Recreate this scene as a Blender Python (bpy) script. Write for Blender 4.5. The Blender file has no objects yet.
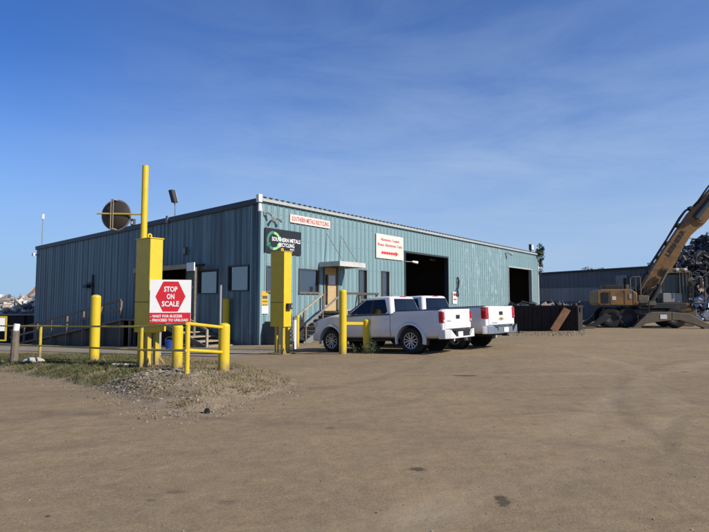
import bpy, bmesh, math, random
from mathutils import Vector, Matrix
random.seed(11)
R = math.radians
sc = bpy.context.scene
col = sc.collection

# ------------------------------------------------------------------ camera
CAMZ = 1.55
F = 533.0
PITCH = math.atan(36 / F)
CP, SP = math.cos(PITCH), math.sin(PITCH)
cd = bpy.data.cameras.new('camera'); cam = bpy.data.objects.new('camera', cd); col.objects.link(cam)
cam.location = (0, 0, CAMZ); cam.rotation_euler = (math.pi / 2 + PITCH, 0, 0)
cd.sensor_width = 36; cd.lens = F / 709 * 36; cd.clip_start = 0.05; cd.clip_end = 6000
sc.camera = cam

# ------------------------------------------------------------------ light
SUN_AZ = R(29)            # towards the viewer, from +X
SUN_EL = R(33)
sd = Vector((math.cos(SUN_AZ) * math.cos(SUN_EL), -math.sin(SUN_AZ) * math.cos(SUN_EL), math.sin(SUN_EL)))
ld = bpy.data.lights.new('sun', 'SUN'); ld.energy = 5.0; ld.angle = R(0.5); ld.color = (1, .93, .82)
lo = bpy.data.objects.new('sun', ld); col.objects.link(lo)
lo.rotation_euler = sd.to_track_quat('Z', 'Y').to_euler()
w = bpy.data.worlds.new('World'); sc.world = w; w.use_nodes = True
nt = w.node_tree; N = nt.nodes; L = nt.links
bg = N['Background']; sky = N.new('ShaderNodeTexSky')
sky.sky_type = 'NISHITA'; sky.sun_disc = False; sky.sun_elevation = SUN_EL; sky.sun_rotation = R(90) + SUN_AZ
sky.air_density = 1.0; sky.dust_density = 0.15; sky.ozone_density = 3.0; sky.altitude = 50
tc = N.new('ShaderNodeTexCoord'); mp = N.new('ShaderNodeMapping'); mp.inputs['Scale'].default_value = (1.6, 1.0, 7.0)
mp.inputs['Rotation'].default_value = (0, R(-14), 0)
zr0 = N.new('ShaderNodeSeparateXYZ'); L.new(tc.outputs['Generated'], zr0.inputs[0]);
no = N.new('ShaderNodeTexNoise'); no.inputs['Scale'].default_value = 1.7; no.inputs['Detail'].default_value = 9
no.inputs['Roughness'].default_value = .62; no.inputs['Distortion'].default_value = .5
L.new(tc.outputs['Generated'], mp.inputs['Vector']); L.new(mp.outputs[0], no.inputs['Vector'])
ra = N.new('ShaderNodeValToRGB'); ra.color_ramp.elements[0].position = .40; ra.color_ramp.elements[1].position = .80
L.new(no.outputs['Fac'], ra.inputs['Fac'])
dt = N.new('ShaderNodeVectorMath'); dt.operation = 'DOT_PRODUCT'; dt.inputs[1].default_value = Vector((.40, .90, .13)).normalized()
L.new(tc.outputs['Generated'], dt.inputs[0])
mr = N.new('ShaderNodeMapRange'); mr.inputs['From Min'].default_value = .42; mr.interpolation_type = 'SMOOTHERSTEP'; mr.inputs['From Max'].default_value = 1.0
mr.inputs['To Max'].default_value = .74
L.new(dt.outputs['Value'], mr.inputs['Value'])
mu = N.new('ShaderNodeMath'); mu.operation = 'MULTIPLY'; cv = N.new('ShaderNodeMath'); cv.operation = 'MULTIPLY_ADD'; cv.inputs[1].default_value = .75; cv.inputs[2].default_value = .42; L.new(ra.outputs['Color'], cv.inputs[0]); L.new(cv.outputs[0], mu.inputs[0]); L.new(mr.outputs[0], mu.inputs[1])
mx = N.new('ShaderNodeMixRGB'); hf = N.new('ShaderNodeMapRange'); hf.interpolation_type = 'SMOOTHSTEP'; hf.inputs['From Min'].default_value = .18; hf.inputs['From Max'].default_value = .47; hf.inputs['To Min'].default_value = 1; hf.inputs['To Max'].default_value = .34; L.new(zr0.outputs['Z'], hf.inputs['Value']); mf = N.new('ShaderNodeMath'); mf.operation = 'MULTIPLY'; L.new(mu.outputs[0], mf.inputs[0]); L.new(hf.outputs[0], mf.inputs[1]); L.new(mf.outputs[0], mx.inputs['Fac']); tn = N.new('ShaderNodeMixRGB'); tn.blend_type = 'MULTIPLY'; tn.inputs['Fac'].default_value = 1; zr1 = N.new('ShaderNodeValToRGB'); zr1.color_ramp.elements[0].position = .48; zr1.color_ramp.elements[1].position = .85; zr1.color_ramp.elements[0].color = (.62, 1.13, 1.98, 1); zr1.color_ramp.elements[1].color = (.55, .72, .95, 1); L.new(zr0.outputs['Z'], zr1.inputs['Fac']); L.new(zr1.outputs['Color'], tn.inputs[2]); L.new(sky.outputs[0], tn.inputs[1]); sx = N.new('ShaderNodeSeparateXYZ'); L.new(tc.outputs['Generated'], sx.inputs[0])
mh = N.new('ShaderNodeMapRange'); mh.interpolation_type = 'SMOOTHSTEP'; mh.inputs['From Min'].default_value = .40; mh.inputs['From Max'].default_value = -.02; mh.inputs['To Max'].default_value = .92
L.new(sx.outputs['Z'], mh.inputs['Value'])
hm = N.new('ShaderNodeMixRGB'); L.new(mh.outputs[0], hm.inputs['Fac']); L.new(tn.outputs[0], hm.inputs[1]); hm.inputs[2].default_value = (4.9, 7.3, 10.7, 1)
L.new(hm.outputs[0], mx.inputs[1]); mx.inputs[2].default_value = (5.9, 7.9, 10.9, 1)
L.new(mx.outputs[0], bg.inputs['Color']); bg.inputs['Strength'].default_value = 0.06
vs = sc.view_settings; vs.view_transform = 'Standard'; vs.look = 'None'; vs.gamma = 1; vs.exposure = 0.25; vs.use_curve_mapping = False

# ------------------------------------------------------------------ terrain
U = Vector((.620, .785)).normalized(); V = Vector((-U.y, U.x)); TH = math.atan2(U.y, U.x)
def g0(x, y):
    v = V.x * x + V.y * y - 8.5
    s = math.log1p(math.exp(max(-40, min(40, v / 1.2)))) * 1.2
    return -.045 * min(s, 42)
def ray(px, py):
    a = (px - 354.5) / F; b = (266 - py) / F
    return Vector((a, CP - b * SP, SP + b * CP))
def march(px, py, H):
    d = ray(px, py); t = 1.0
    while t < 400:
        if CAMZ + d.z * t <= H(d.x * t, d.y * t): break
        t += .25
    lo_, hi = t - .25, t
    for _ in range(24):
        m = (lo_ + hi) / 2
        if CAMZ + d.z * m <= H(d.x * m, d.y * m): hi = m
        else: lo_ = m
    return Vector((d.x * hi, d.y * hi, H(d.x * hi, d.y * hi)))
def G0(px, py): return march(px, py, g0)
# the grass verge: outline on the ground, a low bank
verge_px = [(-60, 366), (-30, 369), (0, 373), (50, 381), (95, 391), (125, 400), (150, 408), (178, 413), (205, 412), (240, 404), (275, 393), (302, 383),
            (292, 377), (262, 369.5), (232, 364), (200, 361), (160, 359), (120, 358), (60, 357.5), (0, 357), (-60, 356)]
verge = [Vector((p.x, p.y)) for p in (G0(*q) for q in verge_px)]
def seg_d(p, a, b):
    ab = b - a; t = max(0, min(1, (p - a).dot(ab) / ab.length_squared))
    return (p - a - ab * t).length
def inside(p, poly):
    c = False; n = len(poly)
    for i in range(n):
        a, b = poly[i], poly[(i + 1) % n]
        if (a.y > p.y) != (b.y > p.y) and p.x < (b.x - a.x) * (p.y - a.y) / (b.y - a.y) + a.x: c = not c
    return c
def vdist(x, y):
    p = Vector((x, y)); d = min(seg_d(p, verge[i], verge[(i + 1) % len(verge)]) for i in range(len(verge)))
    return d if inside(p, verge) else -d
def smooth(t): t = max(0, min(1, t)); return t * t * (3 - 2 * t)
rub = G0(151, 390)
def bank(x, y):
    d = vdist(x, y)
    if d <= 0: return 0
    h = .16 * smooth(d / .9)
    r2 = ((x - rub.x) / 1.15) ** 2 + ((y - rub.y) / 1.1) ** 2
    h += .19 * math.exp(-r2) * smooth(d / .35)
    h += .018 * math.sin(3.1 * x + 1.7 * y) * math.sin(2.3 * y - x) * smooth(d / .4)
    return h
def gh(x, y): return g0(x, y) + bank(x, y)
def GP(px, py): return march(px, py, gh)
def ZAT(p, py):
    b = (266 - py) / F
    return CAMZ + p[1] * (b * CP + SP) / (CP - b * SP)
def DP(px, py, y):
    d = ray(px, py); t = y / d.y
    return Vector((d.x * t, y, CAMZ + d.z * t))
def PXW(px, p):           # metres per pixel at a point
    return (p[1] * CP) / F

# ------------------------------------------------------------------ mesh helpers
def lk(o, parent=None):
    col.objects.link(o)
    if parent is not None: o.parent = parent
    return o
def tag(o, label=None, cat=None, group=None, kind=None):
    if label: o['label'] = label
    if cat: o['category'] = cat
    if group: o['group'] = group
    if kind: o['kind'] = kind
    return o
def empty(name, loc, rz=0, label=None, cat=None, group=None, ry=0):
    o = bpy.data.objects.new(name, None); o.empty_display_size = .2; lk(o)
    o.location = loc; o.rotation_euler = (0, ry, rz)
    return tag(o, label, cat, group)
class MB:
    def __init__(s): s.v = []; s.f = []
    def add(s, vs, fs):
        n = len(s.v); s.v += [tuple(v) for v in vs]; s.f += [tuple(i + n for i in f) for f in fs]; return s
    def obox(s, o, a, b, c):
        o, a, b, c = map(Vector, (o, a, b, c))
        vs = [o, o + a, o + a + b, o + b, o + c, o + a + c, o + a + b + c, o + b + c]
        return s.add(vs, [(0, 3, 2, 1), (4, 5, 6, 7), (0, 1, 5, 4), (1, 2, 6, 5), (2, 3, 7, 6), (3, 0, 4, 7)])
    def box(s, x0, x1, y0, y1, z0, z1): return s.obox((x0, y0, z0), (x1 - x0, 0, 0), (0, y1 - y0, 0), (0, 0, z1 - z0))
    def beam(s, p, q, wd, ht, up=(0, 0, 1)):
        p, q = Vector(p), Vector(q); d = (q - p).normalized(); up = Vector(up)
        sd_ = d.cross(up)
        if sd_.length < 1e-4: sd_ = d.cross(Vector((0, 1, 0)))
        sd_.normalize(); u2 = sd_.cross(d).normalized()
        return s.obox(p - sd_ * wd / 2 - u2 * ht / 2, q - p, sd_ * wd, u2 * ht)
    def cyl(s, p, q, r0, r1=None, n=14, cap=True):
        r1 = r0 if r1 is None else r1
        p, q = Vector(p), Vector(q); d = (q - p).normalized()
        a = d.orthogonal().normalized(); b = d.cross(a)
        vs = []
        for c, r in ((p, r0), (q, r1)):
            for i in range(n):
                t = 2 * math.pi * i / n; vs.append(c + a * (r * math.cos(t)) + b * (r * math.sin(t)))
        fs = [(i, (i + 1) % n, n + (i + 1) % n, n + i) for i in range(n)]
        if cap: fs += [tuple(range(n - 1, -1, -1)), tuple(range(n, 2 * n))]
        return s.add(vs, fs)
    def lathe(s, prof, o=(0, 0, 0), axis='Z', n=24, closed=False):
        vs = []; m = len(prof); o = Vector(o)
        for i in range(n):
            t = 2 * math.pi * i / n; c, sn = math.cos(t), math.sin(t)
            for r, h in prof:
                vs.append(o + (Vector((r * c, r * sn, h)) if axis == 'Z' else Vector((r * c, h, r * sn))))
        fs = []
        for i in range(n):
            j = (i + 1) % n
            for k in range(m if closed else m - 1):
                k2 = (k + 1) % m
                fs.append((i * m + k, j * m + k, j * m + k2, i * m + k2))
        return s.add(vs, fs)
    def prism(s, poly, fn, d0, d1):       # poly of (a,b); fn(a,b,d) -> point
        n = len(poly)
        vs = [fn(a, b, d0) for a, b in poly] + [fn(a, b, d1) for a, b in poly]
        return s.add(vs, [tuple(range(n)), tuple(range(2 * n - 1, n - 1, -1))] + [(i, n + i, n + (i + 1) % n, (i + 1) % n) for i in range(n)])
    def loft(s, rings, cap=True):
        n = len(rings[0]); vs = [p for r in rings for p in r]; fs = []
        for k in range(len(rings) - 1):
            for i in range(n):
                j = (i + 1) % n; fs.append((k * n + i, k * n + j, (k + 1) * n + j, (k + 1) * n + i))
        if cap: fs += [tuple(range(n - 1, -1, -1)), tuple(range((len(rings) - 1) * n, len(rings) * n))]
        return s.add(vs, fs)
    def tube(s, pts, r, n=8):
        for a, b in zip(pts, pts[1:]): s.cyl(a, b, r, n=n)
        return s
    def build(s, name, m, parent=None, smooth_=False, bevel=0, seg=2, fix=True):
        me = bpy.data.meshes.new(name); me.from_pydata(s.v, [], s.f)
        if fix:
            bm = bmesh.new(); bm.from_mesh(me); bmesh.ops.recalc_face_normals(bm, faces=bm.faces); bm.to_mesh(me); bm.free()
        me.materials.append(m)
        o = lk(bpy.data.objects.new(name, me), parent)
        if smooth_: sm(o)
        if bevel:
            b = o.modifiers.new('bevel', 'BEVEL'); b.width = bevel; b.segments = seg; b.limit_method = 'ANGLE'; b.angle_limit = R(35)
            b.harden_normals = False
        return o
def sm(o, ang=40):
    me = o.data
    me.polygons.foreach_set('use_smooth', [True] * len(me.polygons))
    bm = bmesh.new(); bm.from_mesh(me)
    for e in bm.edges:
        if len(e.link_faces) == 2 and e.calc_face_angle(0) > R(ang): e.smooth = False
    bm.to_mesh(me); bm.free()
def boolean(o, cutter):
    m = o.modifiers.new('b', 'BOOLEAN'); m.object = cutter; m.operation = 'DIFFERENCE'; m.solver = 'EXACT'
    bpy.context.view_layer.update()
    me = bpy.data.meshes.new_from_object(o.evaluated_get(bpy.context.evaluated_depsgraph_get()))
    o.modifiers.remove(m); old = o.data; o.data = me; bpy.data.meshes.remove(old)
    bpy.data.objects.remove(cutter)
def text_mb(s, wd, ht, fn, off=0.0, thick=.004, align='CENTER'):
    c = bpy.data.curves.new('t', 'FONT'); c.body = s; c.align_x = align; c.offset = off; c.resolution_u = 2; c.extrude = .01
    c.space_line = .95
    o = bpy.data.objects.new('t', c); col.objects.link(o); bpy.context.view_layer.update()
    me = bpy.data.meshes.new_from_object(o.evaluated_get(bpy.context.evaluated_depsgraph_get()))
    bpy.data.objects.remove(o); bpy.data.curves.remove(c)
    xs = [v.co.x for v in me.vertices]; ys = [v.co.y for v in me.vertices]
    x0, x1, y0, y1 = min(xs), max(xs), min(ys), max(ys)
    mb = MB()
    mb.add([fn((v.co.x - (x0 + x1) / 2) / (x1 - x0) * wd, (v.co.y - (y0 + y1) / 2) / (y1 - y0) * ht, (v.co.z + .01) / .02 * thick) for v in me.vertices],
           [tuple(p.vertices) for p in me.polygons])
    bpy.data.meshes.remove(me)
    return mb
def copy_tree(o, parent=None):
    c = o.copy(); lk(c, parent)
    for ch in list(o.children): copy_tree(ch, c)
    return c

# ------------------------------------------------------------------ materials
def mat(name, c, rough=.6, metal=0, var=.25, scale=3., c2=None, dirt=None, dirt_amt=.0, dirt_scale=1.2, bump=0., bscale=60., stretch=(1, 1, 1), island=0., spec=.5, coat=0.):
    m = bpy.data.materials.new(name); m.use_nodes = True
    N = m.node_tree.nodes; L = m.node_tree.links; b = N['Principled BSDF']
    b.inputs['Roughness'].default_value = rough; b.inputs['Metallic'].default_value = metal
    b.inputs['Specular IOR Level'].default_value = spec; b.inputs['Coat Weight'].default_value = coat
    tc = N.new('ShaderNodeTexCoord'); mp = N.new('ShaderNodeMapping'); mp.inputs['Scale'].default_value = stretch
    L.new(tc.outputs['Object'], mp.inputs['Vector'])
    n1 = N.new('ShaderNodeTexNoise'); n1.inputs['Scale'].default_value = scale; n1.inputs['Detail'].default_value = 8; n1.inputs['Roughness'].default_value = .65
    L.new(mp.outputs[0], n1.inputs['Vector'])
    if c2 is None: c2 = tuple(x * (1 - var) for x in c)
    r1 = N.new('ShaderNodeValToRGB'); r1.color_ramp.elements[0].position = .32; r1.color_ramp.elements[1].position = .68
    r1.color_ramp.elements[0].color = (*c2, 1); r1.color_ramp.elements[1].color = (*c, 1)
    L.new(n1.outputs['Fac'], r1.inputs['Fac']); out = r1.outputs['Color']
    if island:
        ge = N.new('ShaderNodeNewGeometry'); hs = N.new('ShaderNodeHueSaturation')
        m1 = N.new('ShaderNodeMapRange'); m1.inputs['To Min'].default_value = 1 - island; m1.inputs['To Max'].default_value = 1 + island
        L.new(ge.outputs['Random Per Island'], m1.inputs['Value']); L.new(m1.outputs[0], hs.inputs['Value'])
        L.new(out, hs.inputs['Color']); out = hs.outputs['Color']
    if dirt:
        n2 = N.new('ShaderNodeTexNoise'); n2.inputs['Scale'].default_value = dirt_scale; n2.inputs['Detail'].default_value = 10; n2.inputs['Roughness'].default_value = .7
        L.new(mp.outputs[0], n2.inputs['Vector'])
        r2 = N.new('ShaderNodeValToRGB'); r2.color_ramp.elements[0].position = .66 - .3 * dirt_amt; r2.color_ramp.elements[1].position = .80 - .3 * dirt_amt
        L.new(n2.outputs['Fac'], r2.inputs['Fac'])
        mx = N.new('ShaderNodeMixRGB'); L.new(r2.outputs['Color'], mx.inputs['Fac']); L.new(out, mx.inputs[1]); mx.inputs[2].default_value = (*dirt, 1)
        out = mx.outputs[0]
    L.new(out, b.inputs['Base Color'])
    if bump:
        n3 = N.new('ShaderNodeTexNoise'); n3.inputs['Scale'].default_value = bscale; n3.inputs['Detail'].default_value = 6
        L.new(mp.outputs[0], n3.inputs['Vector'])
        bu = N.new('ShaderNodeBump'); bu.inputs['Strength'].default_value = bump; bu.inputs['Distance'].default_value = .02
        L.new(n3.outputs['Fac'], bu.inputs['Height']); L.new(bu.outputs[0], b.inputs['Normal'])
    return m
def palette(name, cols, rough=.6, metal=.3):
    m = bpy.data.materials.new(name); m.use_nodes = True
    N = m.node_tree.nodes; L = m.node_tree.links; b = N['Principled BSDF']
    b.inputs['Roughness'].default_value = rough; b.inputs['Metallic'].default_value = metal
    ge = N.new('ShaderNodeNewGeometry'); r = N.new('ShaderNodeValToRGB'); r.color_ramp.interpolation = 'CONSTANT'
    e = r.color_ramp.elements
    while len(e) < len(cols): e.new(.5)
    for i, c in enumerate(cols): e[i].position = i / len(cols); e[i].color = (*c, 1)
    L.new(ge.outputs['Random Per Island'], r.inputs['Fac'])
    n = N.new('ShaderNodeTexNoise'); n.inputs['Scale'].default_value = 6; n.inputs['Detail'].default_value = 6
    tc = N.new('ShaderNodeTexCoord'); L.new(tc.outputs['Object'], n.inputs['Vector'])
    mr = N.new('ShaderNodeMapRange'); mr.inputs['To Min'].default_value = .45; mr.inputs['To Max'].default_value = 1.4; L.new(n.outputs['Fac'], mr.inputs['Value'])
    hs = N.new('ShaderNodeHueSaturation'); L.new(mr.outputs[0], hs.inputs['Value']); L.new(r.outputs['Color'], hs.inputs['Color'])
    L.new(hs.outputs['Color'], b.inputs['Base Color'])
    return m
M = {}
def grime(m, col_, z0, z1, amt=.7, sc_=7.):      # splashed dirt low on a thing that stands on the ground, ragged upper edge
    N = m.node_tree.nodes; L = m.node_tree.links; b = N['Principled BSDF']; src = b.inputs['Base Color'].links[0].from_socket
    tc = N.new('ShaderNodeTexCoord'); sx = N.new('ShaderNodeSeparateXYZ'); L.new(tc.outputs['Object'], sx.inputs[0])
    n = N.new('ShaderNodeTexNoise'); n.inputs['Scale'].default_value = sc_; n.inputs['Detail'].default_value = 8; n.inputs['Roughness'].default_value = .75; L.new(tc.outputs['Object'], n.inputs['Vector'])
    a = N.new('ShaderNodeMath'); a.operation = 'MULTIPLY_ADD'; a.inputs[1].default_value = -(z1 - z0) * 3.0; L.new(n.outputs['Fac'], a.inputs[0]); L.new(sx.outputs['Z'], a.inputs[2])
    r = N.new('ShaderNodeMapRange'); r.inputs['From Min'].default_value = z0 - (z1 - z0) * 1.5; r.inputs['From Max'].default_value = z1 - (z1 - z0) * 1.5; r.inputs['To Min'].default_value = amt; r.inputs['To Max'].default_value = 0
    L.new(a.outputs[0], r.inputs['Value'])
    x = N.new('ShaderNodeMixRGB'); L.new(r.outputs[0], x.inputs['Fac']); L.new(src, x.inputs[1]); x.inputs[2].default_value = (*col_, 1); L.new(x.outputs[0], b.inputs['Base Color'])
def chips(m, col_, th=.64, sc_=14., amt=.8):   # small chips and scratches through the paint
    N = m.node_tree.nodes; L = m.node_tree.links; b = N['Principled BSDF']; src = b.inputs['Base Color'].links[0].from_socket
    tc = N.new('ShaderNodeTexCoord'); n = N.new('ShaderNodeTexNoise'); n.inputs['Scale'].default_value = sc_; n.inputs['Detail'].default_value = 10; n.inputs['Roughness'].default_value = .8; n.inputs['Distortion'].default_value = .6; L.new(tc.outputs['Object'], n.inputs['Vector'])
    r = N.new('ShaderNodeMapRange'); r.inputs['From Min'].default_value = th; r.inputs['From Max'].default_value = th + .03; r.inputs['To Max'].default_value = amt; L.new(n.outputs['Fac'], r.inputs['Value'])
    x = N.new('ShaderNodeMixRGB'); L.new(r.outputs[0], x.inputs['Fac']); L.new(src, x.inputs[1]); x.inputs[2].default_value = (*col_, 1); L.new(x.outputs[0], b.inputs['Base Color'])
M['yellow'] = mat('yellow_paint', (.66, .475, .018), .45, var=.14, scale=4, dirt=(.30, .20, .03), dirt_amt=.12, dirt_scale=5, bump=.06, bscale=30)
M['yellow2'] = mat('yellow_pipe_paint', (.52, .38, .03), .5, var=.2, scale=6, dirt=(.16, .09, .03), dirt_amt=.3, dirt_scale=7)
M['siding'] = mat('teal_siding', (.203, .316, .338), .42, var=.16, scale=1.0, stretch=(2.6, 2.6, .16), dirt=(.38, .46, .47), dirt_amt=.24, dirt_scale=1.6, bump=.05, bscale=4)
M['siding_shaded'] = mat('shaded_teal_siding', (.12, .225, .275), .5, var=.35, scale=1.1, stretch=(2.4, 2.4, .12), dirt=(.24, .31, .34), dirt_amt=.18, dirt_scale=1.3, bump=.05, bscale=4)  # teal paint darkened to hold the side wall's shade; replaced further down
M['trim'] = mat('grey_trim', (.42, .44, .42), .5, dirt=(.2, .17, .13), dirt_amt=.3, dirt_scale=4)
M['dark_trim'] = mat('dark_trim', (.035, .045, .05), .5)
M['roof'] = mat('grey_roof', (.30, .32, .31), .5, dirt=(.2, .13, .09), dirt_amt=.35)
M['black'] = mat('black_plastic', (.012, .012, .013), .5)
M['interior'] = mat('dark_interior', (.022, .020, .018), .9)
M['glass'] = mat('window_glass', (.02, .024, .028), .04, var=.1, spec=1.0); M['glass'].node_tree.nodes['Principled BSDF'].inputs['IOR'].default_value = 1.9
M['carglass'] = mat('tinted_car_glass', (.006, .008, .009), .03, var=.1, spec=.5)
M['frame'] = mat('bronze_frame', (.10, .085, .07), .5)
M['alu'] = mat('aluminium', (.55, .55, .54), .38, metal=.7, dirt=(.3, .28, .24), dirt_amt=.2)
M['white'] = mat('white_paint', (.78, .78, .75), .5, var=.05, dirt=(.5, .47, .4), dirt_amt=.12, dirt_scale=3)
M['cream'] = mat('cream_sign_board', (.66, .62, .54), .6, var=.06, dirt=(.55, .47, .36), dirt_amt=.15, dirt_scale=1.4)
M['red'] = mat('red_sign_paint', (.60, .014, .026), .5, var=.08)
M['fadedred'] = mat('faded_red_lettering', (.50, .06, .07), .6, var=.25, scale=8)
M['signblack'] = mat('black_sign_board', (.016, .018, .024), .4)
M['green1'] = mat('green_emblem', (.05, .22, .13), .5)
M['green2'] = mat('light_green_emblem', (.28, .62, .22), .5)
M['white_let'] = mat('white_lettering', (.8, .8, .8), .5, var=.05)
M['wood'] = mat('weathered_wood', (.20, .16, .12), .85, var=.45, scale=5, stretch=(1, 1, 1), bump=.2, bscale=25)
M['palewood'] = mat('pale_wood', (.42, .34, .23), .8, var=.3, scale=4, bump=.15, bscale=25)
M['door'] = mat('tan_door', (.50, .36, .17), .6, var=.2, dirt=(.2, .12, .06), dirt_amt=.3, dirt_scale=3)
M['rust'] = mat('rusty_steel', (.21, .09, .045), .8, var=.5, scale=5, dirt=(.08, .04, .03), dirt_amt=.4, dirt_scale=3, bump=.2)
M['canopy'] = mat('canopy_paint', (.56, .55, .51), .5, dirt=(.33, .29, .23), dirt_amt=.3, dirt_scale=2)
M['rustplate'] = mat('rusty_plate', (.48, .23, .11), .75, var=.4, scale=3, dirt=(.2, .09, .05), dirt_amt=.35, dirt_scale=2, bump=.15)
M['blacksteel'] = mat('blackened_steel', (.020, .014, .012), .8, var=.5, scale=2, dirt=(.035, .02, .014), dirt_amt=.2, dirt_scale=2.5, bump=.15)
M['grey'] = mat('grey_steel', (.26, .26, .25), .5, metal=.3, dirt=(.14, .1, .07), dirt_amt=.3)
M['concrete'] = mat('concrete', (.34, .31, .27), .9, var=.25, scale=4, bump=.2)
M['blue'] = mat('blue_plastic', (.01, .05, .30), .4)
M['carwhite'] = mat('white_car_paint', (.68, .68, .68), .28, var=.02, scale=2, coat=.6, dirt=(.62, .58, .52), dirt_amt=-.1, dirt_scale=3)
M['tyre'] = mat('tyre_rubber', (.016, .016, .016), .85, dirt=(.07, .055, .04), dirt_amt=.2, dirt_scale=6)
M['rim'] = mat('alloy_rim', (.55, .56, .57), .3, metal=.85)
M['rimdark'] = mat('dark_rim_well', (.02, .02, .02), .6)
M['chrome'] = mat('chrome', (.62, .63, .65), .22, metal=.95, var=.1)
M['tail'] = mat('red_lamp_lens', (.50, .008, .012), .15, var=.35, scale=7, coat=.4)
M['clear'] = mat('clear_lamp_lens', (.62, .62, .62), .15, coat=.4)
M['amber'] = mat('amber_lens', (.7, .25, .02), .2)
M['gold'] = mat('gold_emblem', (.55, .38, .10), .3, metal=.6)
M['under'] = mat('dark_chassis', (.02, .019, .018), .8)
M['machyellow'] = mat('machine_yellow_paint', (.27, .135, .03), .5, var=.25, scale=2.2, dirt=(.10, .065, .04), dirt_amt=.55, dirt_scale=1.6)
M['machgrey'] = mat('machine_grey_paint', (.165, .132, .088), .7, var=.4, scale=2, dirt=(.09, .07, .05), dirt_amt=.4, dirt_scale=2)
M['machlight'] = mat('machine_light_panel', (.36, .34, .31), .6, dirt=(.2, .16, .12), dirt_amt=.4)
M['machblack'] = mat('machine_black', (.025, .024, .023), .6, dirt=(.07, .055, .04), dirt_amt=.3)
M['mirrorback'] = mat('brown_black_shell', (.042, .033, .028), .6, dirt=(.09, .06, .04), dirt_amt=.3)
M['machglass'] = mat('cab_glass', (.010, .014, .013), .06, spec=.6)
M['leaf'] = mat('leaf_green', (.055, .085, .02), .7, var=.4, scale=3, island=.5)
M['leafdry'] = mat('dry_leaf', (.17, .15, .06), .8, var=.4, scale=3, island=.5)
M['bark'] = mat('bark', (.12, .09, .065), .9, bump=.3)
M['ware'] = mat('dark_warehouse_siding', (.160, .172, .172), .6, var=.3, scale=.5, stretch=(1, 1, .15), dirt=(.13, .14, .15), dirt_amt=.2, dirt_scale=.5)
M['ware2'] = mat('pale_warehouse_siding', (.34, .335, .30), .6, var=.3, scale=.5, stretch=(1, 1, .15))
M['rock'] = mat('pale_rock', (.50, .46, .40), .9, bump=.5, bscale=12)
M['pebble'] = mat('pebble', (.245, .208, .16), .9, var=.4, scale=3, island=.75)
M['grass'] = mat('green_grass', (.100, .104, .034), .8, var=.5, scale=1.2, island=.55)
M['grassdry'] = mat('dry_grass', (.26, .21, .10), .85, var=.45, scale=1.4, island=.5)
M['paper'] = mat('paper_notice', (.75, .73, .68), .7)
M['yellowsign'] = mat('yellow_notice', (.62, .38, .03), .6, var=.2)
M['lamp'] = mat('lamp_lens', (.8, .78, .7), .3)

for k in ('yellow', 'yellow2'): chips(M[k], (.10, .055, .03), .66, 9.); chips(M[k], (.50, .42, .16), .60, 3.5, .45); grime(M[k], (.20, .155, .10), 0, .30, .8)
chips(M['machyellow'], (.05, .04, .03), .60, 5., .8); chips(M['cream'], (.40, .33, .24), .63, 4., .5); chips(M['white'], (.35, .30, .23), .66, 5., .5)
grime(M['carwhite'], (.48, .43, .36), .25, .75, .45, 5.)
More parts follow.
